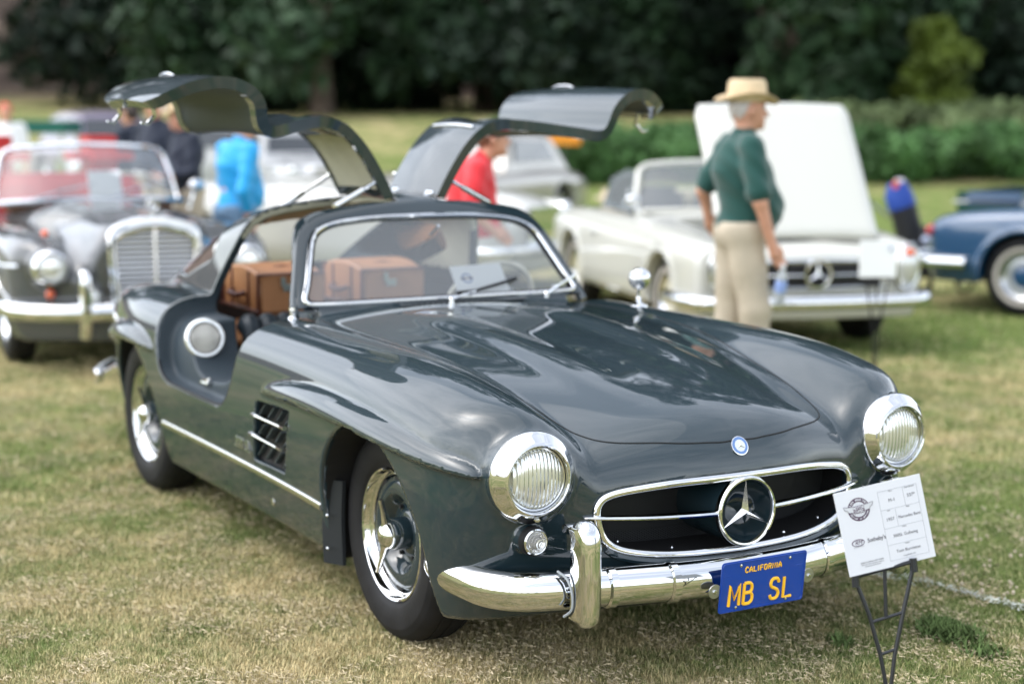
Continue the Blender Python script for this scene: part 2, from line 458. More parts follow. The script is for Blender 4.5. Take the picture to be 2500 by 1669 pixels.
def ws_x(s, z): return -1.062-(z-.915)*.71-.055*s*s
def greenhouse(x, s, z, off=0.0):
    roof = (z-(Rtab(x)-.22*s*s))*.93
    side = (s-Gtab(x, z))*.9
    front = (x-ws_x(s, z))*.815
    g = smax(roof, side, .10); g = smax(g, front, .045)
    return g+off
def lower(x, s, z, off=0.0):
    T = Ttab(x, s)
    # long power bulges on the hood
    u = np.clip((x+.92)/.42, 0, 1); v = np.clip((.55-x)/1.05, 0, 1)
    sb = .235-.02*np.clip(x+.6, 0, 1)
    T = T+.022*(u*u*(3-2*u))*(v*v*(3-2*v))**.6*np.exp(-np.abs((s-sb)/.075)**3.0)
    # fresh-air scoop hump in front of the windscreen
    top = (z-T)*.93
    side = s-Stab(x, z)
    front = (x-Ntab(z, s))*.95
    g = smax(top, side, .17)
    g = smax(g, front, .13)
    rear = -3.78-x+.35*(z-.55)**2+.12*s*s
    g = smax(g, rear, .2)
    # lamp nacelle
    r = np.sqrt((s-.655)**2+(z-.640)**2)
    nac = smax(r-.121+.10*np.clip(.66-x, 0, 1), x-.700-.06*(.655-s)+.05*(z-.64), .01); nac = smax(nac, .25-x, .02)
    g = smin(g, nac, .05)
    # small turn-signal pod
    r2 = np.sqrt((s-.655)**2+(z-.462)**2)
    pod = smax(r2-.040, x-.712, .012); pod = smax(pod, .5-x, .02)
    g = smin(g, pod, .018)
    return g+off
def brow(x, s, z):
    """the horizontal lips over the wheel openings"""
    def fin(x0, x1, z0, z1, zm, pmax, edge):
        t = np.clip((x-x0)/(x1-x0), 0, 1); tt = 2*t-1
        zc = z0*(1-t)+z1*t+zm*(1-tt*tt)
        p = np.sqrt(np.maximum(1-np.abs(tt)**2.6, 0)+1e-6)
        ds = s-(Stab(x, z)-.035); dz = z-zc
        up = .062*p+.004; dn = .020*p+.004
        rz = np.where(dz > 0, up, dn)
        q = np.sqrt((ds/((pmax+.035)*p+.006))**2+(dz/rz)**2)
        e = (q-1)*np.minimum(rz, .05)*.9
        ex = np.maximum(np.maximum(x0-x, x-x1), 0)
        return e+ex
    a = fin(-.86, .63, .668, .640, .045, .038, 0)
    b = fin(-2.86, -1.97, .60, .66, .055, .040, 0)
    return np.minimum(a, b)
ARCH_F = [(-.335, -.2)]+[(.02+.372*math.cos(t)*(1 if math.cos(t) > 0 else .955), .335+.352*math.sin(t)) for t in np.linspace(math.pi, 0, 25)]+[(.40, -.2)]
ARCH_R = [(-2.79, -.2)]+[(-2.41+.375*math.cos(t), .335+.345*math.sin(t)) for t in np.linspace(math.pi, 0, 25)]+[(-2.035, -.2)]
af = ptab(ARCH_F, -.7, .8, -.3, 1.2, .012); ar = ptab(ARCH_R, -3.1, -1.7, -.3, 1.2, .012)
def arches(x, s, z):
    d = np.minimum(np.where((x > -.69) & (x < .79), af(x, z), .4), np.where((x > -3.09) & (x < -1.71), ar(x, z), .4))
    return smax(d, .50-s, .02)
GR = [(0, .597), (.2, .594), (.34, .582), (.42, .568), (.452, .545), (.457, .505), (.440, .450), (.40, .415), (.32, .394), (.2, .383), (0, .378)]
GRc = crv(GR, 6)
gr_poly = [tuple(p) for p in GRc]+[(-p[0], p[1]) for p in GRc[::-1][1:-1]]
grt = ptab(gr_poly, -.1, .9, .2, .85, .01)
VENT = [(-.885, .628), (-.565, .640), (-.665, .408), (-.968, .402)]
vt = ptab(VENT, -1.2, -.3, .2, .85, .01)
DOOR = crv([(-1.035, .868), (-1.085, .78), (-1.13, .67), (-1.20, .590), (-1.28, .552), (-1.45, .548), (-1.70, .552), (-1.86, .560), (-1.935, .60), (-1.965, .68), (-1.985, .78),
        (-1.985, .88), (-1.925, 1.0), (-1.85, 1.12), (-1.80, 1.24), (-1.79, 1.42)], 4).tolist()+[(-1.345, 1.42), (-1.345, 1.215), (-1.115, .925), (-1.06, .90)]
dt = ptab(DOOR, -2.3, -.7, .4, 1.5, .01)
INNER = crv([(-1.12, .90), (-1.16, .80), (-1.24, .70), (-1.36, .625), (-1.52, .60), (-1.66, .615), (-1.735, .68), (-1.76, .78), (-1.745, .90), (-1.69, 1.02), (-1.64, 1.14), (-1.62, 1.24), (-1.62, 1.42)], 4).tolist()+[(-1.40, 1.42), (-1.39, 1.22), (-1.15, .94)]
it = ptab(INNER, -2.3, -.7, .4, 1.5, .01)
WS = crv([(0, 1.232), (.2, 1.229), (.36, 1.216), (.445, 1.192), (.488, 1.155), (.518, 1.09), (.555, 1.0), (.578, .955), (.572, .934), (.53, .926), (.3, .926), (0, .927)], 5)
ws_poly = [tuple(p) for p in WS]+[(-p[0], p[1]) for p in WS[::-1][1:-1]]
wt = ptab(ws_poly, -.1, .8, .8, 1.4, .01)
REARW = [(-2.05, 1.17), (-2.5, .995), (-2.86, .87), (-2.86, .80), (-2.35, .93), (-2.06, .97)]

def outer(x, s, z):
    g = smin(lower(x, s, z), greenhouse(x, s, z), .022)
    g = smin(g, brow(x, s, z), .018)
    g = smax(g, -arches(x, s, z), .010)
    return smax(g, (.17+.03*np.clip((x+2.6)*-1, 0, 1))-z, .03)
def shell_in(x, s, z, t): return smin(lower(x, s, z), greenhouse(x, s, z), .022)+t

def smin_s(z): return np.clip((1.25-z)*7, 0, .30)+np.clip((1.2-z)*.5, 0, .15)
def body_f(x, y, z):
    s = np.abs(y)
    base = smin(lower(x, s, z), greenhouse(x, s, z), .022)
    g = smin(base, brow(x, s, z), .011)
    g = smax(g, -arches(x, s, z), .016)
    g = smax(g, (.175+.03*np.clip((x-.40)/.2, 0, 1))-z, .03)
    # grille mouth
    g = smax(g, -smax(grt(s, z), .30-x, .01), .012)
    # side vent
    g = smax(g, -smax(vt(x, z), .80-s, .005), .006)
    # cabin
    cab = smax(base+.035, .36-z, .01); cab = smax(cab, x+1.03, .02); cab = smax(cab, -2.75-x, .02)
    low = smax(s-.60, z-.86, .0)
    cab = smax(cab, np.where(z < .86, s-.60, -1.0), .0)
    cab2 = smax(cab, np.where(x > -1.06, 1.0, -1.0), 0)
    dash = smax(cab, -smax(z-.885, -1.30-x, .02), .02)
    g = smax(g, -dash, .006)
    # windscreen opening
    g = smax(g, -smax(smax(wt(s, z), np.abs(x-ws_x(s, z))-.10, 0), .90-z, 0), .004)
    # gullwing door cut: skin recess, then the inner opening
    recess = smax(dt(x, z), base*-1.0-.075+0*z, .0)
    dd = smax(dt(x, z), -base-.07, .03); dd = smax(dd, .085+smin_s(z)-s, .0)
    g = smax(g, -dd, .006)
    inn = smax(it(x, z), .10+smin_s(z)-s, .01)
    g = smax(g, -inn, .02)
    # rear quarter / rear screen opening
    rw = smax(np.abs(z-(1.035+.30*(x+2.42)))-.105, np.abs(x+2.47)-.36, .05); rw = smax(rw, -base-.08, 0); rw = smax(rw, .925-z, .01)
    g = smax(g, -rw, .01)
    return g
car = empty('gullwing_coupe', (0, 0, 0), 0, 'dark grey-green classic coupe in front with both roof doors raised like wings', 'car')
H = 0.010
#ENDSDF
V, Q, N = sdf_mesh(body_f, (-3.9, -1.0, .12), (.95, 0, 1.42), H)
# split panels: hood skin and jamb trim are their own pieces
SEAM = crv([(-.985, .560), (-.80, .590), (-.57, .591), (-.199, .558), (.169, .498), (.44, .468), (.587, .436), (.668, .367), (.732, .207), (.755, .08), (.758, 0.0)], 10)
seam_poly = [(-.985, 0.0)]+[tuple(p) for p in SEAM]
seam_poly = [(a, b) for a, b in seam_poly]+[(a, -b) for a, b in seam_poly[::-1][1:-1]]
psf = ptab(seam_poly, -1.1, .9, -.7, .7, .01)
cen = V[Q].mean(1)
nrm = N[Q].mean(1)
inhood = (psf(cen[:, 0], cen[:, 1]) < 0) & (cen[:, 2] > .64) & (nrm[:, 2] > .25)
ss = np.abs(cen[:, 1])
bf = smin(lower(cen[:, 0], ss, cen[:, 2]), greenhouse(cen[:, 0], ss, cen[:, 2]), .035)
jamb = (dt(cen[:, 0], cen[:, 2]) < .012) & (bf < -.012) & (~inhood) & (ss > .3) & (cen[:, 2] < 1.12)
roofj = (bf < -.012) & (~jamb) & (cen[:, 2] > .93) & (~inhood) & (cen[:, 0] < -1.2)
inside = (bf < -.02) & (~jamb) & (~roofj) & (~inhood)
JAMB = mat('jamb_leather_dark', (0.028, 0.042, 0.055), 0.55, 0, bump=.0008, bscale=300)
CREAM = mat('cream_headliner', (0.50, 0.49, 0.40), 0.85, 0, bump=.0005, bscale=200, var=.06, vscale=8)
body_mask = ~(inhood | jamb | roofj | inside)
for nm, mk_, mt_ in (('body', body_mask, PAINT), ('hood', inhood, PAINT), ('door_jamb', jamb & (cen[:, 1] < 0), JAMB), ('door_jamb', jamb & (cen[:, 1] > 0), JAMB), ('headliner', roofj, CREAM), ('inner_shell', inside, BLACK)):
    if mk_.any():
        v_, q_, n_ = sub_mesh(V, Q, N, mk_)
        mk(nm, v_, q_, mt_, car, True, n_)

def surf_z(x, s, zlo=.3, zhi=1.0):
    """height of the lower body's upper surface at (x, s)"""
    a = np.full(np.shape(x), zlo, float); b = np.full(np.shape(x), zhi, float)
    x = A(x, float); s = A(s, float)
    for _ in range(30):
        m = (a+b)/2; i = lower(x, s, m) < 0; a = np.where(i, m, a); b = np.where(i, b, m)
    return (a+b)/2
def surf_y(x, z, f=None, lo=.3, hi=1.1):
    f = f or (lambda x, s, z: smin(lower(x, s, z), brow(x, s, z), .018))
    x = A(x, float); z = A(z, float); a = np.full(x.shape, lo); b = np.full(x.shape, hi)
    for _ in range(30):
        m = (a+b)/2; i = f(x, m, z) < 0; a = np.where(i, m, a); b = np.where(i, b, m)
    return (a+b)/2
def surf_x(s, z, lo=.3, hi=1.1):
    s = A(s, float); z = A(z, float); a = np.full(s.shape, lo); b = np.full(s.shape, hi)
    for _ in range(30):
        m = (a+b)/2; i = lower(m, s, z) < 0; a = np.where(i, m, a); b = np.where(i, b, m)
    return (a+b)/2

# hood seam: dark tube laid where the open panel gap would be shaded
sx, sy = SEAM[:, 0], SEAM[:, 1]
sz = surf_z(sx, sy)
pts = [(a, -b, c-.0006) for a, b, c in zip(sx, sy, sz)]+[(a, b, c-.0006) for a, b, c in list(zip(sx, sy, sz))[::-1][1:]]
MB().tube(pts, .0027, 6).build('hood_seam', GROOVE, car)
# door-opening weatherstrip on each side
for sg in (-1, 1):
    dp = [p for p in DOOR if p[1] < .90][1:]
    dx = A([p[0] for p in dp]); dz = A([p[1] for p in dp]); dy = surf_y(dx, dz)
    keep = dz < .88
    MB().tube([(a, sg*(b-.006), c) for a, b, c in zip(dx[:34], dy[:34], dz[:34])], .005, 6).build('door_seal', RUBBER, car)

# ---------------------------------------------------------------- doors (same skin, cut free and swung up about the roof hinge)
HX, HZ = .10, 1.300
ANGS = {-1: math.radians(65), 1: math.radians(63)}
def swing(P, sg, ang=None):
    ang = ang or ANGS[sg]
    P = A(P, float); s = -P[:, 1]-HX; z = P[:, 2]-HZ
    s2 = s*math.cos(ang)-z*math.sin(ang); z2 = s*math.sin(ang)+z*math.cos(ang)
    return np.stack([P[:, 0], sg*(s2+HX), z2+HZ], 1)
def swingN(Nv, sg, ang=None):
    ang = ang or ANGS[sg]
    s = -Nv[:, 1]; z = Nv[:, 2]; s2 = s*math.cos(ang)-z*math.sin(ang); z2 = s*math.sin(ang)+z*math.cos(ang)
    return np.stack([Nv[:, 0], sg*s2, z2], 1)
# profile rows: s, z, front edge x, rear edge x (closed position)
DP = A([(.100, 1.308, -1.345, -1.80), (.22, 1.303, -1.345, -1.80), (.34, 1.285, -1.345, -1.80), (.435, 1.248, -1.345, -1.805), (.495, 1.190, -1.335, -1.825), (.530, 1.120, -1.290, -1.865), (.560, 1.030, -1.215, -1.915), (.585, .945, -1.140, -1.960),
     (.600, .893, -1.105, -1.98), (.618, .872, -1.092, -1.985), (.650, .874, -1.080, -1.99), (.705, .884, -1.068, -1.993), (.765, .868, -1.066, -1.993), (.820, .822, -1.078, -1.988), (.855, .755, -1.100, -1.978), (.868, .680, -1.140, -1.958), (.866, .615, -1.185, -1.925), (.858, .568, -1.250, -1.860), (.853, .549, -1.330, -1.770)])
DC = crv(DP, 5); NV = len(DC); NU = 44
def door_grid(off, inset):
    G = np.zeros((NV, NU, 3)); d = np.gradient(DC[:, :2], axis=0); d /= np.linalg.norm(d, axis=1, keepdims=True)
    nrm = np.stack([-d[:, 1], d[:, 0]], 1)      # outward: up on the roof, out on the side
    nrm *= np.sign(nrm[:, 1:2]*1.0+nrm[:, :1]*1.0+1e-9)
    for k in range(3): nrm[1:-1] = (nrm[:-2]+2*nrm[1:-1]+nrm[2:])/4
    nrm /= np.linalg.norm(nrm, axis=1, keepdims=True)
    L_ = np.concatenate([[0], np.cumsum(np.linalg.norm(np.diff(DC[:, :2], axis=0), axis=1))]); L_ /= L_[-1]
    v = np.linspace(0, 1, NV)*(1-2*inset/1.35)+inset/1.35
    R_ = np.stack([np.interp(v, L_, DC[:, k]) for k in range(4)], 1); nn_ = np.stack([np.interp(v, L_, nrm[:, k]) for k in range(2)], 1)
    u = np.linspace(0, 1, NU)
    xf = R_[:, 2]-inset; xr = R_[:, 3]+inset
    G[:, :, 0] = xf[:, None]*(1-u)+xr[:, None]*u
    crown = .012*np.sin(np.pi*u)[None]
    G[:, :, 1] = -(R_[:, 0][:, None]+nn_[:, 0][:, None]*(off+crown)); G[:, :, 2] = R_[:, 1][:, None]+nn_[:, 1][:, None]*(off+crown)
    return G, v
VW = np.array([i/(NV-1) for i in range(NV)])
iw0, iw1 = int(round(NV*.27)), int(round(NV*.445)); ju0, ju1 = 5, NU-6
def gfaces(o, flip, skip=None):
    F = []
    for i in range(NV-1):
        for j in range(NU-1):
            if skip and skip(i, j): continue
            q = [o+i*NU+j, o+i*NU+j+1, o+(i+1)*NU+j+1, o+(i+1)*NU+j]; F.append(q[::-1] if flip else q)
    return F
win = lambda i, j: iw0 <= i < iw1 and ju0 <= j < ju1
def loop_idx(i0, i1, j0, j1): return [(i0, j) for j in range(j0, j1)]+[(i, j1) for i in range(i0, i1)]+[(i1, j) for j in range(j1, j0, -1)]+[(i, j0) for i in range(i1, i0, -1)]
for sg in (-1, 1):
    Go, _ = door_grid(0, 0); Gi, _ = door_grid(-.042, .008)
    P_ = swing(Go.reshape(-1, 3), sg)
    # skin with a turned-in flange round the edge and round the window
    Vv = [P_, swing(Gi.reshape(-1, 3), sg)]; M_ = NV*NU
    F = gfaces(0, sg == 1, win)
    for lp in (loop_idx(0, NV-1, 0, NU-1), loop_idx(iw0, iw1, ju0, ju1)):
        for a in range(len(lp)):
            p, q = lp[a], lp[(a+1) % len(lp)]
            F.append([p[0]*NU+p[1], q[0]*NU+q[1], M_+q[0]*NU+q[1], M_+p[0]*NU+p[1]])
    # inner flange band
    band = lambda i, j: win(i, j) or not (i < 3 or j < 3 or i >= NV-4 or j >= NU-4 or (iw0-3 <= i < iw1+3 and ju0-3 <= j < ju1+3))
    F += gfaces(M_, sg == -1, band)
    door = mk('door', np.vstack(Vv), F, PAINT, car, True, angle=.9)
    Gl, _ = door_grid(-.039, .014)
    PL = swing(Gl.reshape(-1, 3), sg)
    F1 = gfaces(0, sg == -1, lambda i, j: i >= iw0-3)
    F2 = gfaces(0, sg == -1, lambda i, j: i < iw1+3)
    for nm, F_, mt_ in (('lining', F1, CREAM), ('door_card', F2, JAMB)):
        us = sorted(set(k for f_ in F_ for k in f_)); mp_ = {k: n_ for n_, k in enumerate(us)}
        mk(nm, PL[us], [[mp_[k] for k in f_] for f_ in F_], mt_, door, True)
    Gg, _ = door_grid(-.020, 0)
    rows = []; F_ = []
    PG = swing(Gg.reshape(-1, 3), sg); F_ = gfaces(0, False, lambda i, j: not win(i, j))
    us = sorted(set(k for f_ in F_ for k in f_)); mp_ = {k: n_ for n_, k in enumerate(us)}
    mk('window_glass', PG[us], [[mp_[k] for k in f_] for f_ in F_], thin_glass('pane'), door)
    # chrome strip over the window, latches and flush handle
    MB().tube(swing([Go[iw0-2, j]+A([0, -.004, .004]) for j in range(4, NU-4, 3)], sg), .0065, 6).build('drip_strip', CHROME, door)
    for (xx, zz, ss_) in ((-1.36, .570, .83), (-1.80, .575, .83)):
        MB().tube(swing([(xx, -ss_, zz+.02), (xx-.01, -ss_+.045, zz+.01), (xx-.005, -ss_+.06, zz-.03), (xx, -ss_+.045, zz-.05)], sg), [.010, .009, .007, .004], 8).build('latch', CHROME, door)
    MB().tube(swing([(-1.62, -.852, .790), (-1.66, -.862, .790), (-1.75, -.862, .790), (-1.79, -.852, .790)], sg), [.006, .010, .010, .006], 8, flat=.6).build('door_handle', CHROME, door)
    # telescopic struts: body end on the opening's edge, door end on the lining near the hinge
    for xb, yb, zb in ((-1.365, .335, 1.272), (-1.85, .46, 1.188)):
        pe = swing([(xb, -.185, 1.285)], sg)[0]; pa = A([xb, sg*yb, zb]); mid = pa+(pe-pa)*.62
        sb = MB(); sb.tube([pa, mid], .0135, 12); sb.tube([mid, pe], .0085, 10); sb.ball(pa, .014, 10); sb.ball(pe, .013, 10)
        sb.build('door_strut', CHROME, car)
    for xh in (-1.41, -1.72):
        hg = MB(); hg.tube([(xh-.03, sg*HX, HZ+.012), (xh+.03, sg*HX, HZ+.012)], .011, 8); hg.tube([(xh, sg*(HX-.03), HZ-.0), (xh, sg*HX, HZ+.012), (xh, sg*(HX+.03), HZ+.05)], .008, 8)
        hg.build('hinge', CHROME, car)

# ================================================================== wheels
TYRE = RUBBER
def wheel(name, y0, xc, sg, parent, R=.338, rim=.212, disc=None, hub='spinner', detail=True, ty=None, whitewall=None):
    """sg=-1 outer face towards -y; y0 = |y| of the rim's outer face"""
    ax = (0, sg, 0); c = (xc, sg*y0, R-.004); disc = disc or PAINT
    root = bpy.data.objects.new(name, None); link(root, parent)
    n = 64 if detail else 40
    tw = ty or .165
    prof = [(rim-.006, -.004), (rim+.006, .010), (rim+.018, .016), (rim+.05, .022), (rim+.078, .019), (rim+.083, .0185), (rim+.086, .0165), (R-.028, .012), (R-.022, .008), (R-.012, -.004), (R-.004, -.016), (R-.001, -.030),
            (R-.003, -.034), (R-.003, -.040), (R, -.042), (R, -.070), (R-.004, -.073), (R-.004, -.079), (R, -.082), (R, -.110), (R-.004, -.113), (R-.004, -.119), (R-.001, -.123), (R-.012, -.147), (rim+.05, -.17), (rim-.006, -.155)]
    t = MB().lathe(prof, n, c, ax).build('tyre', TYRE, root)
    if whitewall:
        MB().lathe([(rim+.014, .0180), (rim+.024, .0225), (rim+.040, .0245), (rim+.050, .0238)], n, c, ax).build('whitewall_band', whitewall, root)
    # chrome flange ring and barrel
    prof = [(rim-.004, -.012), (rim, -.002), (rim-.001, .006), (rim-.005, .009), (rim-.010, .006), (rim-.013, -.004), (rim-.017, -.012), (rim-.025, -.016), (rim-.029, -.022), (rim-.031, -.040), (rim-.032, -.06)]
    MB().lathe(prof, n, c, ax).build('rim', CHROME, root)
    r1 = rim-.030
    prof = [(r1, -.050), (r1, -.036), (r1-.006, -.026), (r1-.020, -.019), (r1-.040, -.015), (r1-.056, -.017), (r1-.066, -.026), (r1-.074, -.042), (r1-.084, -.056), (.078, -.058), (.070, -.050), (.062, -.046), (.030, -.046), (.0001, -.046)]
    MB().lathe(prof, n, c, ax).build('wheel_disc', disc, root)
    axv = Vector(ax)
    if detail:
        for k in range(10):
            a = 2*math.pi*(k+.5)/10; rr = r1-.008
            u = Vector((math.cos(a), 0, math.sin(a))); tt = Vector((-math.sin(a), 0, math.cos(a)))
            P = [Vector(c)+u*(rr+.007*math.sin(q))+tt*(.022*math.cos(q))+axv*(-.0225) for q in np.linspace(0, 2*math.pi, 14, endpoint=False)]
            MB().prism(P, axv*-.006).build('wheel_slot', BLACK, root)
        for k in range(6):
            a = 2*math.pi*k/6; u = Vector((math.cos(a), 0, math.sin(a)))*.085
            MB().lathe([(.007, -.060), (.007, -.046), (.0001, -.046)], 8, Vector(c)+u, ax).build('wheel_bolt', BLACK, root)
    if hub == 'spinner':
        MB().lathe([(.052, -.050), (.050, .004), (.046, .010), (.040, .012)], 32, c, ax).build('hub_collar', disc, root)
        s = MB(); s.lathe([(.043, .004), (.045, .010), (.042, .024), (.034, .036), (.022, .044), (.010, .047), (.0001, .048)], 32, c, ax)
        for q in (1, -1):
            b = Vector(c)+axv*.018; d = Vector((0.10*q, 0, q))
            s.tube([b+d*.02, b+d*.045+axv*.006, b+d*.075+axv*.015, b+d*.105+axv*.024, b+d*.118+axv*.027], [.026, .016, .010, .0085, .009], 10, flat=.55)
        s.build('wing_nut', CHROME, root)
    else:
        MB().lathe([(.105, -.050), (.104, -.030), (.085, -.016), (.04, -.006), (.0001, -.004)], 32, c, ax).build('hub_cap', hub, root)
    return root
wheel('wheel', .750, .0, -1, car)
wheel('wheel', .775, -2.4, -1, car)
wheel('wheel', .750, .0, 1, car)
wheel('wheel', .775, -2.4, 1, car)

# ================================================================== headlamps
LENS = mat('lamp_lens', (.97, .98, .97), .02, 0, trans=1.0, ior=1.2)
LENSREF = mat('lamp_reflector', (.93, .94, .95), .10, 1.0)
FROST = mat('clear_ribbed_lens', (.85, .85, .83), .10, 0, trans=.75, ior=1.3)
def lamp_lens_mat():
    m = bpy.data.materials.new('fluted_lamp_glass'); m.use_nodes = True; n = m.node_tree; b = n.nodes['Principled BSDF']
    b.inputs['Base Color'].default_value = (.80, .82, .80, 1); b.inputs['Roughness'].default_value = .16; b.inputs['Metallic'].default_value = .72; b.inputs['Coat Weight'].default_value = 1.0
    co = n.nodes.new('ShaderNodeTexCoord'); w = n.nodes.new('ShaderNodeTexWave'); w.wave_type = 'BANDS'; w.bands_direction = 'Y'
    w.inputs['Scale'].default_value = 26; w.inputs['Distortion'].default_value = .25; w.inputs['Detail'].default_value = 1
    w2 = n.nodes.new('ShaderNodeTexVoronoi'); w2.inputs['Scale'].default_value = 14
    bp = n.nodes.new('ShaderNodeBump'); bp.inputs['Distance'].default_value = .0035; bp.inputs['Strength'].default_value = 1
    bp2 = n.nodes.new('ShaderNodeBump'); bp2.inputs['Distance'].default_value = .002; bp2.inputs['Strength'].default_value = .6
    n.links.new(co.outputs['Object'], w.inputs['Vector']); n.links.new(co.outputs['Object'], w2.inputs['Vector'])
    n.links.new(w.outputs['Fac'], bp.inputs['Height']); n.links.new(w2.outputs['Distance'], bp2.inputs['Height'])
    n.links.new(bp2.outputs[0], bp.inputs['Normal']); n.links.new(bp.outputs[0], b.inputs['Normal'])
    return m
FLUTE = lamp_lens_mat()
for sg in (-1, 1):
    root = bpy.data.objects.new('headlamp', None); link(root, car)
    ax = Vector((1, sg*.03, -.01)).normalized(); c = Vector((.700, sg*.655, .640))
    MB().lathe([(.1290, -.016), (.1305, -.004), (.1285, .006), (.122, .013), (.1135, .022), (.106, .031), (.1005, .037), (.0965, .0385), (.0935, .036), (.0915, .028), (.0905, .018)], 72, c, ax).build('bezel', CHROME, root)
    MB().lathe([(.0905, .016), (.0895, .023), (.0865, .0255), (.0838, .024), (.083, .018)], 64, c, ax).build('retaining_ring', mat('satin_ring', (.7, .71, .72), .2, 1.0), root)
    MB().lathe([(.0840-.0001, .018), (.080, .026), (.068, .034), (.050, .040), (.028, .0435), (.0001, .045)], 48, c, ax).build('lens', FLUTE, root)
    MB().lathe([(.0845, .014), (.078, -.012), (.062, -.034), (.040, -.047), (.015, -.052), (.0001, -.052)], 48, c, ax).build('reflector', LENSREF, root)
    MB().lathe([(.0001, .004), (.012, .003), (.016, -.004), (.014, -.03)], 20, c, ax).build('bulb_shield', LENSREF, root)
    MB().box(c+ax*.026+Vector((0, 0, -.113)), (.014, .016, .010), None, .003).build('bezel_screw_tab', CHROME, root)
    # turn signal
    r2 = bpy.data.objects.new('turn_signal', None); link(r2, car); c = Vector((.712, sg*.655, .462)); ax = Vector((1, 0, 0))
    MB().lathe([(.041, -.02), (.0415, .0), (.038, .004)], 36, c, ax).build('rubber_base', RUBBER, r2)
    MB().lathe([(.0375, .0), (.0375, .008), (.034, .012), (.031, .011), (.030, .006)], 36, c, ax).build('chrome_ring', CHROME, r2)
    pr = [(.0305, .008)]
    for k in range(5):
        r0 = .0295-.0052*k; h0 = .012+.0068*k; pr += [(r0, h0), (r0-.001, h0+.0058), (r0-.0045, h0+.0068)]
    pr += [(.0001, .047)]
    MB().lathe(pr, 36, c, ax).build('lens', FROST, r2)
    MB().lathe([(.030, .006), (.012, -.004), (.0001, -.005)], 24, c, ax).build('reflector', LENSREF, r2)

# ================================================================== grille
gx = surf_x(GRc[:, 0], GRc[:, 1])+.004
loop = [(a, -b[0], b[1]) for a, b in zip(gx, GRc)]+[(a, b[0], b[1]) for a, b in list(zip(gx, GRc))[::-1][1:-1]]
MB().tube(loop, .0085, 10, closed=True, flat=1.35).build('grille_surround', CHROME, car)
lip = [(a-.002, sg_*b[0], b[1]-.019) for sg_, rows in ((-1, list(zip(gx, GRc))), (1, list(zip(gx, GRc))[::-1])) for a, b in rows if b[1] < .44]
MB().tube(lip, .012, 8).build('grille_lower_lip', PAINT, car)
MESH = mat('black_mesh', (.055, .058, .062), .45, .3)
mg = MB()
for q in np.arange(-.47, .48, .030):       # expanded-metal screen set back in the mouth
    pass
gm = []
V_ = []; F_ = []
xg = .60
def bar(p, q, w=.0014):
    p = Vector(p); q = Vector(q); t = (q-p).normalized(); nrm_ = Vector((1, 0, 0)); s_ = t.cross(nrm_)*w
    o = len(V_); V_.extend([p-s_, p+s_, q+s_, q-s_]); F_.append([o, o+1, o+2, o+3])
step = .0125
for a in np.arange(-.75, .75, step):
    for sl in (1, -1):
        # line z = .49 + sl*.55*(y-a), clipped to the mouth
        ys = np.linspace(a-.22/.55, a+.22/.55, 90); zs_ = .49+sl*.55*(ys-a); inside_ = grt(np.abs(ys), zs_) < .012
        run = np.flatnonzero(inside_)
        if len(run) > 2:
            sp = np.split(run, np.flatnonzero(np.diff(run) > 1)+1)
            for g_ in sp:
                if len(g_) > 1: bar((xg, ys[g_[0]], zs_[g_[0]]), (xg, ys[g_[-1]], zs_[g_[-1]]))
sc_ = mk('grille_screen', [tuple(v) for v in V_], F_, MESH, car, False); sc_['kind'] = 'stuff'
MB().box((.46, 0, .47), (.02, .96, .40)).build('radiator', BLACK, car)
# star housing: drum, chrome ring, three pointed star
SX0, SZ0, SR = .800, .494, .103
DRUM = PAINT
MB().lathe([(.091, .012), (.098, .004), (.100, -.005), (.100, -.20), (.06, -.25)], 64, (SX0, 0, SZ0), (1, 0, 0)).build('star_drum', DRUM, car)
MB().lathe([(.001, -.085), (.04, -.080), (.075, -.05), (.090, -.01), (.092, .008)], 64, (SX0, 0, SZ0), (1, 0, 0)).build('star_bowl', DRUM, car)
MB().lathe([(.091, .004), (.0905, .012), (.094, .018), (.0985, .019), (.103, .014), (.1045, .004), (.103, -.004), (.100, -.006)], 72, (SX0, 0, SZ0), (1, 0, 0)).build('star_ring', CHROME, car)
def star3(c, R, depth, u, v, nrm, wr=.17):
    """three pointed faceted star in the plane u,v facing nrm"""
    c = Vector(c); u = Vector(u); v = Vector(v); nrm = Vector(nrm); s = MB(); V = [c+nrm*depth, c-nrm*depth*.3]; 
    for k in range(3):
        a = math.pi/2+k*2*math.pi/3; V.append(c+(u*math.cos(a)+v*math.sin(a))*R)
        b = a+math.pi/3; V.append(c+(u*math.cos(b)+v*math.sin(b))*R*wr)
    F = []
    for k in range(6): F.append([0, 2+k, 2+(k+1) % 6]); F.append([1, 2+(k+1) % 6, 2+k])
    s.add(V, F); return s
star3((SX0+.004, 0, SZ0), .0935, .016, (0, 1, 0), (0, 0, 1), (1, 0, 0)).build('star', CHROME, car, smooth=False)
# cross bars
for sg in (-1, 1):
    P = [(SX0-.004, sg*.097, .496), (.792, sg*.2, .500), (.770, sg*.33, .504), (.742, sg*.43, .508), (.722, sg*.478, .510), (.712, sg*.497, .510)]
    MB().tube(crv(P, 5), list(np.interp(np.linspace(0, 1, 26), [0, .1, .85, .97, 1], [.017, .0165, .010, .0085, .004])), 12, flat=.62).build('grille_bar', CHROME, car)
for yb in (-.41+.03, -.28+.06, -.02+.10, .18, .34):
    MB().ball((float(surf_x([abs(yb)], [.41])[0])-.03, yb, float(np.interp(abs(yb), [0, .2, .32, .42], [.392, .397, .408, .44]))), .0055, 8).build('grille_rivet', CHROME, car)
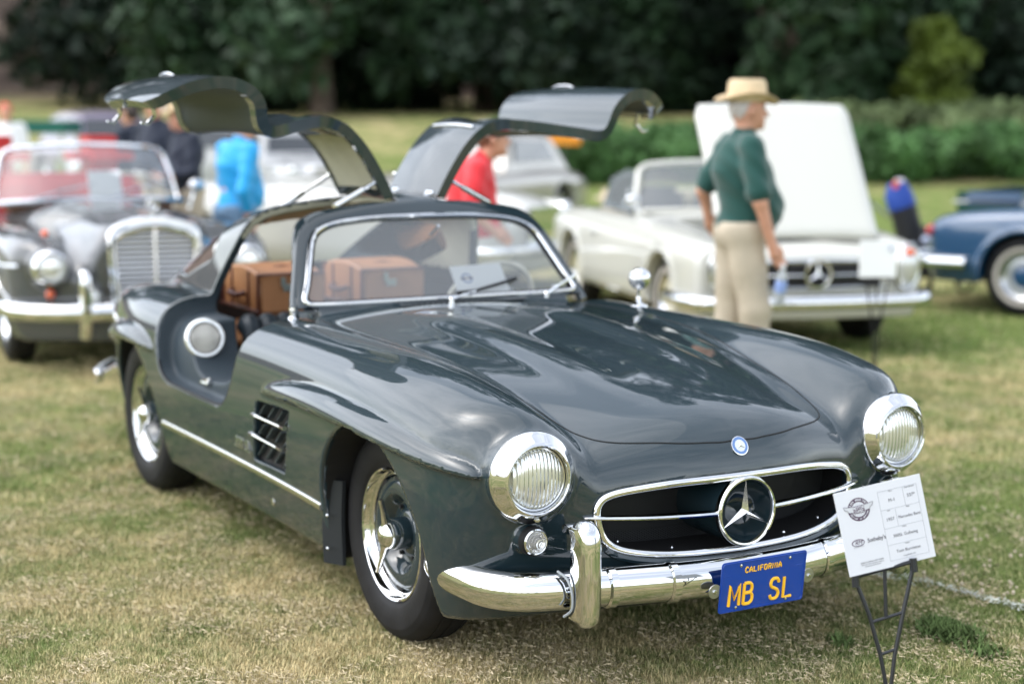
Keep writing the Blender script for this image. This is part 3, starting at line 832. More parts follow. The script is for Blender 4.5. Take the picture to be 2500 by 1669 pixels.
# hood badge
bx = .783; bc = Vector((float(surf_x([0.0], [.678])[0]), 0, .678)); e = .01
n_ = Vector((lower(bc.x+e, 0*bc.x, bc.z)-lower(bc.x-e, 0*bc.x, bc.z), 0, lower(bc.x, 0*bc.x, bc.z+e)-lower(bc.x, 0*bc.x, bc.z-e))).normalized()
badge = MB().lathe([(.0290, -.001), (.0290, .003), (.026, .004)], 36, bc, n_).build('badge', CHROME, car)
MB().lathe([(.0265, .0042), (.018, .0042)], 36, bc, n_).build('badge_enamel', mat('badge_blue', (.10, .20, .45), .2, 0, 1), badge)
MB().lathe([(.0182, .0044), (.0001, .0046)], 36, bc, n_).build('badge_centre', mat('badge_silver', (.75, .78, .8), .25, .6), badge)
star3(bc+n_*.005, .017, .002, (0, 1, 0), n_.cross(Vector((0, 1, 0)))*-1 if n_.cross(Vector((0, 1, 0))).z < 0 else n_.cross(Vector((0, 1, 0))), n_).build('badge_star', CHROME, badge, smooth=False)

# ================================================================== bumper
BUMP = crv([(.30, .800), (.40, .812), (.52, .812), (.64, .790), (.73, .722), (.775, .62), (.795, .53), (.822, .42), (.862, .25), (.882, .1), (.886, 0)], 6)
def bumper_profile(path, prof, mirror_y, name, mt, parent, z0=.325, taper=None):
    P = [Vector((p[0], mirror_y*p[1], z0)) for p in path]; N_ = len(P); V = []; F = []; k = len(prof)
    for i, p in enumerate(P):
        t = (P[min(i+1, N_-1)]-P[max(i-1, 0)]).normalized(); o = Vector((0, 0, 1)).cross(t)*mirror_y
        sc = taper[i] if taper is not None else 1
        for (a, b) in prof: V.append(p+o*(a*sc-.024)+Vector((0, 0, b*sc)))
    for i in range(N_-1):
        for j in range(k-1): F.append([i*k+j, i*k+j+1, (i+1)*k+j+1, (i+1)*k+j])
    F.append(list(range(k))); F.append([(N_-1)*k+j for j in range(k)][::-1])
    s = MB(); s.add(V, F); return s.build(name, mt, parent)
bprof = [(-.014+.044*math.cos(t), .000+.055*math.sin(t)) for t in np.linspace(math.radians(125), math.radians(-118), 17)]
nB = len(BUMP); tap = np.interp(np.arange(nB), [0, 2, 6, nB-1], [.60, .86, 1, 1]); tap[0] = .42
for sg in (-1, 1):
    BP_ = BUMP.copy()
    if sg > 0: BP_[:, 1] += .065*np.clip((BP_[:, 1]-.5)/.3, 0, 1)
    bb = bumper_profile(BP_, bprof, sg, 'bumper', CHROME, car, .322, tap)
    # overrider: tall blade with a hooked head
    o = MB(); y = sg*.565; xo = .838
    path = [(xo-.055, y, .485), (xo-.028, y, .512), (xo+.004, y, .515), (xo+.022, y, .485), (xo+.024, y, .42), (xo+.024, y, .35), (xo+.022, y, .29), (xo+.016, y, .262), (xo-.01, y, .255)]
    pc = crv(path, 4); wd = np.interp(np.linspace(0, 1, len(pc)), [0, .12, .3, .6, .9, 1], [.013, .027, .032, .032, .031, .024])
    V = []; F = []; k = 10
    for i, p in enumerate(pc):
        t = (pc[min(i+1, len(pc)-1)]-pc[max(i-1, 0)]); t = Vector(t).normalized(); n2 = Vector((0, 1, 0)).cross(t)*-1
        for j in range(k):
            a = math.pi*j/(k-1); V.append(Vector(p)+Vector((0, math.cos(a)*wd[i], 0))+(-n2)*(-math.sin(a)*.020)*-1*-1)
        V.append(Vector(p)+Vector((0, -wd[i], 0))+n2*-.05*0+Vector((-.055, 0, 0))); V.append(Vector(p)+Vector((0, wd[i], 0))+Vector((-.055, 0, 0)))
    k2 = k+2
    for i in range(len(pc)-1):
        for j in range(k2): F.append([i*k2+j, i*k2+(j+1) % k2, (i+1)*k2+(j+1) % k2, (i+1)*k2+j])
    F.append(list(range(k2))); F.append([(len(pc)-1)*k2+j for j in range(k2)][::-1])
    o.add(V, F); o.build('overrider', CHROME, car)
    # rubber piping between blade and bumper
    yy = sg*.612; MB().tube(crv([(.765, yy, .385), (.805, yy+sg*-.006, .372), (.826, yy-sg*.010, .335), (.822, yy-sg*.012, .29), (.79, yy-sg*.006, .262)], 5), .004, 6).build('piping', mat('grey_rubber', (.30, .33, .35), .6), car)
    # joint sleeves on the centre section
    for ys in (.275, .455):
        xs_ = float(np.interp(ys, BUMP[::-1, 1], BUMP[::-1, 0]))
        ang = math.atan2(-.24, 1.0) if True else 0
        s = MB(); k = 20; V = []; F = []
        for w_, gr in ((-.014, .0), (-.010, .006), (.010, .006), (.014, .0)):
            for (a, b) in bprof: V.append(Vector((xs_+a-.024+gr*(1 if a > -.03 else 0)+.0008-.22*w_, sg*(ys+w_), .322+b*(1+gr*12))))
        kk = len(bprof)
        for i in range(3):
            for j in range(kk-1): F.append([i*kk+j, i*kk+j+1, (i+1)*kk+j+1, (i+1)*kk+j])
        s.add(V, F); s.build('bumper_sleeve', CHROME, car)
# rear bumper corner with overrider and tail
RB = crv([(-3.42, .675), (-3.50, .65), (-3.6, .60), (-3.75, .50), (-3.84, .35), (-3.87, .2), (-3.88, 0)], 6)
for sg in (-1, 1):
    bumper_profile(RB, bprof, sg, 'rear_bumper', CHROME, car, .34, np.interp(np.arange(len(RB)), [0, 3, len(RB)], [.35, .7, .8]))
    MB().ball((-3.60, sg*.46, .60), .05, 14, (.5, 1, .7)).build('tail_lamp', mat('red_lens', (.45, .02, .02), .1, 0, 1), car)

# ================================================================== number plate
PLATE_B = mat('plate_blue', (.004, .055, .36), .35, 0, .4)
PLATE_Y = mat('plate_yellow', (1.0, .56, .03), .5)
pTL, pTR, pBR, pBL = Vector((.889, -.165, .386)), Vector((.884, .139, .386)), Vector((.870, .150, .235)), Vector((.868, -.156, .233))
pc_ = (pTL+pTR+pBR+pBL)/4; pu = ((pTR-pTL)+(pBR-pBL)).normalized(); pv = ((pTL-pBL)+(pTR-pBR)); pv = (pv-pu*pv.dot(pu)).normalized(); pn = pu.cross(pv)
if pn.x < 0: pn = -pn
pc_ = pc_+pn*.024
def onplate(a, b, h=0.0, c=pc_, u=pu, v=pv, n=pn): return c+u*a+v*b+n*h
plate = bpy.data.objects.new('licence_plate', None); link(plate, car)
def rrect(w, h, r, n=5):
    P = []
    for cx, cy, a0 in ((w/2-r, h/2-r, 0), (-w/2+r, h/2-r, 90), (-w/2+r, -h/2+r, 180), (w/2-r, -h/2+r, 270)):
        for k in range(n+1):
            a = math.radians(a0+90*k/n); P.append((cx+r*math.cos(a), cy+r*math.sin(a)))
    return P
MB().prism([onplate(a, b, 0) for a, b in rrect(.305, .153, .010)], pn*.0022).build('plate_panel', PLATE_B, plate)
rim_ = [onplate(a, b, .0026) for a, b in rrect(.296, .144, .009)]
MB().tube(rim_, .0016, 6, closed=True).build('plate_rim', PLATE_B, plate)
def text_obj(body, size, c, u, v, n, m, parent, name='lettering', ext=.0006, align='CENTER', sx=1.0, bold=0.0, off=0.0012, font=None, shear=0.0):
    cu = bpy.data.curves.new(name, 'FONT'); cu.body = body; cu.size = size; cu.align_x = align; cu.align_y = 'CENTER'; cu.extrude = ext; cu.offset = bold; cu.shear = shear; cu.resolution_u = 3
    o = bpy.data.objects.new(name+'_src', cu); scene.collection.objects.link(o)
    dg = bpy.context.evaluated_depsgraph_get(); me = bpy.data.meshes.new_from_object(o.evaluated_get(dg)); bpy.data.objects.remove(o); bpy.data.curves.remove(cu)
    me.name = name
    M_ = Matrix.Identity(4); u = Vector(u); v = Vector(v); n = Vector(n); p = Vector(c)+n*off
    for i in range(3): M_[i][0] = u[i]*sx; M_[i][1] = v[i]; M_[i][2] = n[i]; M_[i][3] = p[i]
    me.transform(M_); me.materials.clear(); me.materials.append(m)
    if u.cross(v).dot(n) < 0: me.flip_normals()
    ob = bpy.data.objects.new(name, me); return link(ob, parent)
def strokes(L_, c, w, h, r, u, v, n, m, parent, name):
    """embossed letters from strokes in a unit box"""
    s = MB()
    for P in L_:
        P = crv(P, 5) if len(P) > 2 and P[0] != 'L' else A([p for p in P if p != 'L'], float)
        s.tube([Vector(c)+Vector(u)*((a-.5)*w)+Vector(v)*((b-.5)*h)+Vector(n)*.0028 for a, b in P], r, 8, flat=1.0)
    return s.build(name, m, parent)
LET = {'M': [['L', (0, 0), (.04, 1), (.5, .30), (.96, 1), (1, 0)]], 'B': [['L', (.05, 0), (.05, 1)], [(.05, 1), (.6, 1), (.88, .88), (.88, .64), (.6, .53), (.08, .53)], [(.08, .53), (.65, .53), (.97, .40), (.97, .14), (.65, 0), (.05, 0)]],
       'S': [[(.95, .80), (.80, .96), (.5, 1), (.18, .95), (.05, .76), (.18, .60), (.5, .52), (.82, .42), (.96, .25), (.82, .06), (.5, 0), (.18, .04), (.03, .20)]], 'L': [['L', (.05, 1), (.05, 0), (.95, 0)]],
       'C': [[(.95, .82), (.7, 1), (.3, 1), (.05, .75), (.05, .25), (.3, 0), (.7, 0), (.95, .18)]], 'A': [['L', (0, 0), (.1, .6), (.5, 1), (.9, .6), (1, 0)], ['L', (.05, .38), (.95, .38)]], 'I': [['L', (.5, 0), (.5, 1)]],
       'F': [['L', (.95, 1), (.08, 1), (.08, 0)], ['L', (.08, .53), (.8, .53)]], 'O': [[(.5, 1), (.12, .9), (.03, .5), (.12, .1), (.5, 0), (.88, .1), (.97, .5), (.88, .9), (.5, 1)]],
       'R': [['L', (.06, 0), (.06, 1)], [(.06, 1), (.6, 1), (.92, .88), (.92, .62), (.6, .5), (.06, .5)], ['L', (.55, .5), (.96, 0)]], 'N': [['L', (.04, 0), (.04, 1), (.96, 0), (.96, 1)]]}
for ch, px in (('M', -.101), ('B', -.053), ('S', .043), ('L', .091)):
    strokes(LET[ch], onplate(px, -.026), .032 if ch != 'M' else .036, .062, .0050, pu, pv, pn, PLATE_Y, plate, 'plate_letter')
wx = -.068
for ch in 'CALIFORNIA':
    w_ = .003 if ch == 'I' else .0095
    strokes(LET[ch], onplate(wx+w_/2, .046), w_, .0155, .0019, pu, pv, pn, PLATE_Y, plate, 'plate_letter'); wx += w_+.0052
for a, b in ((-.086, .062), (.090, .062), (-.092, -.064), (.088, -.064)):
    MB().lathe([(.0048, .002), (.0045, .0045), (.0001, .006)], 12, onplate(a, b), pn).build('plate_screw', CHROME, plate)
for sg in (-1, 1):
    MB().tube([onplate(sg*.115, .035, .0024), onplate(sg*.148, .035, .0024)], .0008, 5).build('plate_crease', PLATE_B, plate)
    MB().lathe([(.001, .001), (.021, .001), (.021, .004), (.0001, .005)], 24, onplate(sg*.168, -.006+.012*0, -.004), pn).build('bracket_disc', mat('zinc', (.55, .56, .56), .35, 1), plate)
    MB().lathe([(.006, .004), (.006, .009), (.0001, .010)], 6, onplate(sg*.170, -.006, -.004), pn).build('bracket_bolt', CHROME, plate)

# ================================================================== windscreen
def wsp(s, z, o=0.0): return (float(ws_x(abs(s), z))+o, s, z)
wl = [wsp(p[0], p[1], .004) for p in ws_poly]
MB().tube(wl, .0120, 10, closed=True, flat=.85).build('windscreen_frame', CHROME, car)
wb = [wsp(p[0]*.975, .927+(p[1]-.927)*.965+.004, -.008) for p in ws_poly]
MB().tube(wb, .010, 8, closed=True).build('windscreen_seal', RUBBER, car)
ys_ = np.linspace(-.60, .60, 49); zs_ = np.linspace(.905, 1.245, 18)
gv = [wsp(y_, z_, -.006) for z_ in zs_ for y_ in ys_]; gq = A([[r*49+c, r*49+c+1, (r+1)*49+c+1, (r+1)*49+c] for r in range(17) for c in range(48)])
gc_ = A(gv)[gq].mean(1); gq = gq[wt(np.abs(gc_[:, 1]), gc_[:, 2]) < .012]
mk('windscreen', gv, gq, thin_glass('windscreen_glass', (.95, .97, .96), 1.25, .14), car)
for sg in (-1, 1):   # pillar behind the chrome frame
    P = [wsp(sg*(s_+.022), z_, -.028) for s_, z_ in ((.600, .885), (.585, .945), (.560, 1.01), (.530, 1.09), (.502, 1.155), (.462, 1.198), (.36, 1.228))]
    MB().tube(crv(P, 5), .017, 10, flat=1.2).build('windscreen_pillar', PAINT, car)
# cowl air grille: row of slots
for k, y_ in enumerate(np.linspace(-.20, .30, 22)):
    x_ = -1.028; z_ = float(surf_z([x_], [abs(y_)])[0])
    MB().box((x_, y_, z_+.004), (.030, .006, .006), Matrix.Rotation(.5, 3, 'Z'), .002).build('cowl_louvre', GROOVE if k % 1 == 0 else CHROME, car)
MB().box((-1.028, .05, float(surf_z([-1.028], [.05])[0])+.0005), (.034, .54, .003), None, .001).build('cowl_grille', mat('grille_dark_grey', (.10, .11, .12), .5), car)
# wipers
for y0, y1, yb in ((.02, .245, .02), (.47, .62, .47)):
    pass
for (ya, yb, yc) in ((-.02, .12, .32), (.40, .50, .60)):
    w = MB(); pa = Vector((-1.005, ya, .925)); pb = Vector(wsp(yb, .950, .020)); pc2 = Vector(wsp(yc, .985, .016))
    w.lathe([(.011, -.01), (.011, .008), (.006, .014), (.0001, .015)], 12, pa, (0, 0, 1)); w.tube([pa+Vector((0, 0, .006)), (pa+pb)/2+Vector((0, 0, .004)), pb], [.006, .0045, .0035], 8); 
    w.build('wiper_arm', CHROME, car)
    MB().tube([pb-Vector((0, .08 if ya < .1 else .03, .004)), pb, pc2], .0035, 6, flat=2).build('wiper_blade', RUBBER if ya < .1 else CHROME, car)
# washer jets / small chrome knobs at the base
for y_ in (-.66,):
    MB().lathe([(.016, 0), (.014, .006), (.009, .010), (.008, .024), (.012, .030), (.011, .042), (.0001, .046)], 16, (-1.02, y_, float(surf_z([-1.02], [.66])[0])), (0, 0, 1)).build('antenna_base', CHROME, car)
# mirror on the far wing
mz = float(surf_z([-.79], [.69])[0]); mr = bpy.data.objects.new('wing_mirror', None); link(mr, car)
MB().lathe([(.036, -.004), (.034, .004), (.020, .010), (.010, .015)], 28, (-.79, .69, mz), (0, 0, 1)).build('mirror_foot', CHROME, mr)
MB().tube(crv([(-.79, .69, mz+.008), (-.795, .693, mz+.035), (-.788, .690, mz+.065), (-.772, .678, mz+.085)], 5), [.0095]*5+[.006]*11, 10).build('mirror_stem', CHROME, mr)
mdir = Vector((1, -.55, .05)).normalized()
MB().lathe([(.0001, .024), (.018, .021), (.032, .012), (.041, .0), (.043, -.008), (.040, -.012), (.0001, -.010)], 32, (-.785, .690, mz+.105), mdir).build('mirror_head', CHROME, mr)

# ================================================================== side: sill strip, vent blades, jacking plug, arch flap
xs_ = np.linspace(-.345, -1.985, 40); zz_ = np.linspace(.358, .366, 40); ysd = surf_y(xs_, zz_)
for sg in (-1, 1):
    s = MB(); V = []; F = []
    pf = [(0, .013), (.006, .011), (.0095, .005), (.0095, -.005), (.006, -.011), (0, -.013)]
    for i in range(40):
        for a, b in pf: V.append((xs_[i], sg*(ysd[i]-.001+a), zz_[i]+b))
    for i in range(39):
        for j in range(5): F.append([i*6+j, i*6+j+1, (i+1)*6+j+1, (i+1)*6+j])
    F += [list(range(6)), [39*6+j for j in range(6)][::-1]]
    s.add(V, F); s.build('sill_strip', mat('satin_strip', (.72, .72, .70), .16, 1.0), car)
    # vent: dark backing, slanted fins, two chrome rods
    vb = [(a, sg*.812, b) for a, b in VENT]
    MB().prism(vb, (0, sg*-.01, 0)).build('vent_back', BLACK, car)
    FIN = mat('vent_fin', (.05, .07, .085), .35, 0, .8)
    for row in range(3):
        for k in range(4):
            zc_ = .600-row*.078; xc_ = -.86+.082*k-.028*row
            yv = float(surf_y([xc_], [zc_], f=lambda a, b, c: lower(a, b, c))[0])
            MB().box((xc_, sg*(yv-.026), zc_), (.078, .026, .005), Matrix.Rotation(-.66, 3, 'Y'), .0015).build('vent_fin', FIN, car)
    for (x0, z0, x1, z1) in ((-.925, .575, -.585, .580), (-.965, .500, -.640, .497)):
        y0_ = float(surf_y([x0], [z0])[0]); y1_ = float(surf_y([x1], [z1])[0]); xm = (x0+x1)/2; ym = float(surf_y([xm], [(z0+z1)/2])[0])
        MB().tube(crv([(x0, sg*(y0_+.004), z0), (xm, sg*(ym+.007), (z0+z1)/2), (x1, sg*(y1_+.009), z1)], 6), [.004]+[.0062]*11+[.0085], 8).build('vent_rod', CHROME, car)
    yj = float(surf_y([-.86], [.265])[0]); MB().lathe([(.014, 0), (.013, .004), (.0001, .006)], 16, (-.86, sg*yj, .265), (0, sg, 0)).build('jack_plug', CHROME, car)
    yf = float(surf_y([-.33], [.30])[0]); FL = mat('satin_black_guard', (.010, .013, .016), .5)
    fl = crv([(-.335, .17), (-.342, .25), (-.345, .335), (-.335, .45)], 4); s = MB(); V = [Vector((p[0]-.018, sg*(yf+.004), p[1])) for p in fl]+[Vector((p[0]+.05, sg*(yf-.035), p[1])) for p in fl[::-1]]
    s.prism(V, (0, sg*-.012, 0)); s.build('arch_guard', FL, car)
    for zb in (.335, .225): MB().ball((-.322, sg*(yf+.002), zb), .006, 8).build('guard_bolt', CHROME, car)
    # model lettering, small chrome characters on the sill panel
    yl = float(surf_y([-1.15], [.445])[0])
    text_obj('300 SL', .058, (-1.06, sg*(yl+.002), .440), (1, 0, 0) if sg < 0 else (-1, 0, 0), (0, 0, 1), (0, sg, 0), CHROME, car, 'side_lettering', .001, shear=.2)
    # jamb vent (round chrome ring with ribbed cover)
jr = bpy.data.objects.new('jamb_vent', None); link(jr, car)
def ray_hit(px, py, f=body_f, t0=4.0, t1=9.5, n=6000):
    dr = VD+VR*(px-W0/2)/FPX-VU*(py-H0/2)/FPX; t = np.linspace(t0, t1, n); P = CAM+dr*t[:, None]
    v = f(P[:, 0], P[:, 1], P[:, 2]); k = int(np.argmax(v < 0)); return P[k]
def fgrad(p, f=body_f, e=.012):
    g = A([float((f(*[A([q]) for q in (p+e*d)])-f(*[A([q]) for q in (p-e*d)]))[0]) for d in np.eye(3)]); return Vector(g).normalized()
_h = ray_hit(499, 826); jn = fgrad(_h, e=.05); jn = (jn+Vector((.15, -.1, 0))).normalized(); jc = Vector(_h)+jn*.012
MB().lathe([(.079, -.030), (.080, .004), (.074, .012), (.064, .012), (.060, .004)], 48, jc, jn).build('vent_ring', mat('vent_ring_white_metal', (.80, .81, .80), .25, .8), jr)
MB().lathe([(.061, .000), (.0001, .002)], 32, jc, jn).build('vent_cover', mat('vent_cover', (.16, .14, .12), .5, .3), jr)
for k in range(-6, 7):
    hw = math.sqrt(max(.058**2-(k*.0088)**2, 0)); u_ = jn.cross(Vector((0, 0, 1))).normalized(); v_ = u_.cross(jn)
    p0 = jc+u_*(k*.0088)+v_*hw+jn*.006; p1 = jc+u_*(k*.0088)-v_*hw+jn*.006; pm = (p0+p1)/2+jn*.010
    MB().tube(crv([p0, pm, p1], 4), .0026, 5).build('vent_rib', mat('vent_rib_pale', (.78, .78, .75), .4, .2), jr)
q_ = Vector(ray_hit(506, 938)); lt = MB(); lt.box(q_+Vector((0, 0, .006)), (.085, .035, .012), None, .004); lt.lathe([(.014, 0), (.012, .018), (.0001, .022)], 12, q_+Vector((.02, 0, .008)), (0, 0, 1)); lt.tube([q_+Vector((-.04, 0, .014)), q_+Vector((.05, -.005, .018))], .007, 8)
lt.build('striker', CHROME, car)

# ================================================================== cabin
SEAT = mat('seat_dark_leather', (.020, .030, .040), .45, 0, bump=.0006, bscale=220)
MB().box((-1.9, 0, .33), (1.7, 1.2, .02)).build('cabin_floor', BLACK, car)
for sg in (-1, 1):
    st = bpy.data.objects.new('seat', None); link(st, car)
    MB().box((-1.62, sg*.30, .43), (.48, .46, .16), None, .05).build('seat_cushion', SEAT, st)
    s = MB()
    for k in range(6):
        y_ = sg*.30-.20+.08*k; s.tube(crv([(-1.72, y_, .46), (-1.80, y_, .60), (-1.855, y_, .72), (-1.875, y_, .765), (-1.92, y_, .75)], 4), .043, 10)
    s.build('seat_back', SEAT, st)
MB().box((-2.42, 0, .66), (.75, 1.16, .03), None, .01).build('parcel_shelf', mat('shelf_leather', (.42, .19, .07), .45), car)
DASH = mat('dash_paint', (.12, .16, .19), .35, 0, .6)
MB().box((-1.17, 0, .862), (.12, 1.12, .05), None, .02).build('dashboard', DASH, car)
# steering wheel (driver's side), ivory rim
sw = bpy.data.objects.new('steering_wheel', None); link(sw, car)
IV = mat('ivory', (.72, .68, .55), .3, 0, .5)
cc = Vector((-1.42, .37, .850)); nn = Vector((-.90, 0, .44)).normalized(); uu = Vector((0, 1, 0)); vv = nn.cross(uu)
MB().tube([cc+(uu*math.cos(a)+vv*math.sin(a))*.198 for a in np.linspace(0, 2*math.pi, 48, endpoint=False)], .0115, 10, closed=True).build('steering_rim', IV, sw)
for a in (.2, math.pi-.2, -math.pi/2): MB().tube([cc, cc+(uu*math.cos(a)+vv*math.sin(a))*.195], .009, 8, flat=.5).build('steering_spoke', IV, sw)
MB().ball(cc, .045, 16, (.6, 1, 1)).build('horn_boss', IV, sw)
MB().tube([(-1.15, 0, 1.20), (-1.20, 0, 1.17), (-1.22, 0, 1.16)], .006, 8).build('rear_view_stem', CHROME, car)
# A paper card on the dash behind the glass
PAPER = mat('paper_white', (.90, .91, .92), .6)
INK = mat('ink_grey', (.10, .10, .12), .6); INKP = mat('ink_plum', (.060, .025, .060), .6); INKB = mat('ink_blue', (.12, .20, .42), .6)
card = empty('paper_card', (-1.17, .205, .895), 0, 'white paper card with a round blue logo propped behind the windscreen', 'card')
def loc_on(c, u, v): return lambda a, b, h=0: Vector(c)+Vector(u)*a+Vector(v)*b+Vector(u).cross(Vector(v))*h
cu_ = Vector((0, 1, .02)).normalized(); cv_ = Vector((-.62, -.10, .78)); cv_ = (cv_-cu_*cv_.dot(cu_)).normalized()
pf = loc_on((0, 0, .055), cu_, cv_)
MB().prism([pf(a, b) for a, b in ((-.115, -.055), (.115, -.055), (.115, .105), (-.115, .105))], cu_.cross(cv_)*.0015).build('sheet', PAPER, card)
MB().lathe([(.024, .0022), (.016, .0022)], 32, pf(-.055, .045), cu_.cross(cv_)).build('printed_ring', INKB, card)
MB().prism([pf(a, b, .0019) for a, b in ((-.082, .041), (-.028, .041), (-.028, .049), (-.082, .049))], cu_.cross(cv_)*.0006).build('printed_band', INKP, card)
# luggage on the shelf
TAN = mat('tan_leather', (.36, .165, .072), .42, 0, bump=.0008, bscale=120, var=.10, vscale=10)
BRN = mat('brown_leather_trim', (.075, .018, .012), .45)
NICK = mat('nickel', (.45, .52, .52), .3, 1.0)
def suitcase(loc, rz, d, label, handle=True):
    r_ = empty('suitcase', loc, rz, label, 'suitcase', 'fitted tan leather luggage behind the seats'); x, y, z = d
    s = MB(); P = []
    # gently domed lid
    yy = np.linspace(-y/2, y/2, 9); top = [z/2+.035*(1-(2*t/y)**2) for t in yy]
    P = [(x/2, -y/2, -z/2), (x/2, y/2, -z/2)]+[(x/2, a, b) for a, b in list(zip(yy, top))[::-1]]
    s.prism(P, (-x, 0, 0)); o = s.build('shell', TAN, r_)
    bm = bmesh.new(); bm.from_mesh(o.data); bmesh.ops.bevel(bm, geom=[e for e in bm.edges if e.calc_face_angle(0) > .7], offset=.012, segments=2, affect='EDGES'); bm.to_mesh(o.data); bm.free()
    for yb in (-y/2+.018, y/2-.018):
        pts = [(x/2+.002, yb, -z/2), (x/2+.002, yb, z/2+.004), (-x/2-.002, yb, z/2+.004)]
        MB().tube(pts, .016, 8, flat=.35).build('corner_band', BRN, r_)
    MB().tube([(x/2+.003, -y/2, -z/2+.015), (x/2+.003, y/2, -z/2+.015)], .010, 8, flat=.5).build('edge_band', BRN, r_)
    for yb in (-y*.22, y*.22):
        MB().tube([(x/2+.002, yb, -z/2), (x/2+.002, yb, z/2+.012), (0, yb, z/2+.030), (-x/2-.002, yb, z/2+.012)], .011, 8, flat=.3).build('strap', BRN, r_)
    if handle:
        MB().tube(crv([(x/2+.006, -.075, .0), (x/2+.030, -.06, -.008), (x/2+.034, 0, -.012), (x/2+.030, .06, -.008), (x/2+.006, .075, .0)], 4), .012, 8).build('handle', BRN, r_)
    for xb in (0.0,):
        MB().box((xb+.02, y/2+.006, .030), (.050, .012, .030), None, .003).build('lock', NICK, r_)
        MB().box((xb+.045, y/2+.006, .055), (.020, .010, .040), None, .003).build('hasp', NICK, r_)
    return r_
suitcase((-2.29, -.235, .858), -math.pi/2, (.30, .46, .165), 'tan suitcase seen through the open passenger side, left of the windscreen pillar')
suitcase((-2.29, .247, .858), -math.pi/2, (.30, .46, .165), 'tan suitcase seen through the left half of the windscreen')

for sg in (-1, 1):
    gp = []; xs_ = np.linspace(-2.08, -2.84, 26); zs_ = np.linspace(.915, 1.16, 12)
    for z_ in zs_:
        for x_ in xs_:
            gp.append((x_, sg*(float(surf_y([x_], [min(z_, Rtab(x_)-.02)], f=lambda a, b_, c_: greenhouse(a, b_, c_), lo=.0, hi=.9)[0])-.012), min(z_, Rtab(x_)-.02)))
    gq = A([[r*26+k, r*26+k+1, (r+1)*26+k+1, (r+1)*26+k] for r in range(11) for k in range(25)])
    mk('quarter_glass', gp, gq, thin_glass('pane'), car)

# ================================================================== place helpers
DH = A([math.cos(YAW), math.sin(YAW)]); LH = A([math.sin(YAW), -math.cos(YAW)])   # away from the camera, and to its right
LH = A([-DH[1]*-1, -DH[0]]) if False else A([DH[1], -DH[0]])
def gp(D, L, z=0.0): return (CAM[0]+DH[0]*D+LH[0]*L, CAM[1]+DH[1]*D+LH[1]*L, z)
def gpx(px, D, z=0.0): return gp(D, (px-W0/2)*D/FPX, z)
AWAY = math.atan2(DH[1], DH[0])
def hnoise(x, y, s=1.0, seed=0):
    r = np.random.default_rng(seed); t = r.random((64, 64)); u = x*s; v = y*s; i = np.floor(u).astype(int); j = np.floor(v).astype(int); a = u-i; b = v-j
    a = a*a*(3-2*a); b = b*b*(3-2*b); g = lambda i, j: t[i % 64, j % 64]
    return (g(i, j)*(1-a)+g(i+1, j)*a)*(1-b)+(g(i, j+1)*(1-a)+g(i+1, j+1)*a)*b
def dl(x, y):
    X = x-CAM[0]; Y = y-CAM[1]; return X*DH[0]+Y*DH[1], X*LH[0]+Y*LH[1]
def terrain(x, y):
    D, L_ = dl(x, y); z = 0*x
    z = z+.028*(hnoise(x, y, .35, 3)-.5)*np.clip((np.hypot(x+1, y)-5)/4, 0, 1)
    r = np.clip((D-27)/22, 0, 1); r = r*r*(3-2*r); z = z+1.55*r
    r2 = np.clip((D-50)/40, 0, 1); left = 1/(1+np.exp((L_/np.maximum(D, 1)+.13)*26)); z = z+r2*r2*(3-2*r2)*(4.6*left+.6); r3 = np.clip((D-78)/45, 0, 1); z = z+r3*r3*(3-2*r3)*11
    return z

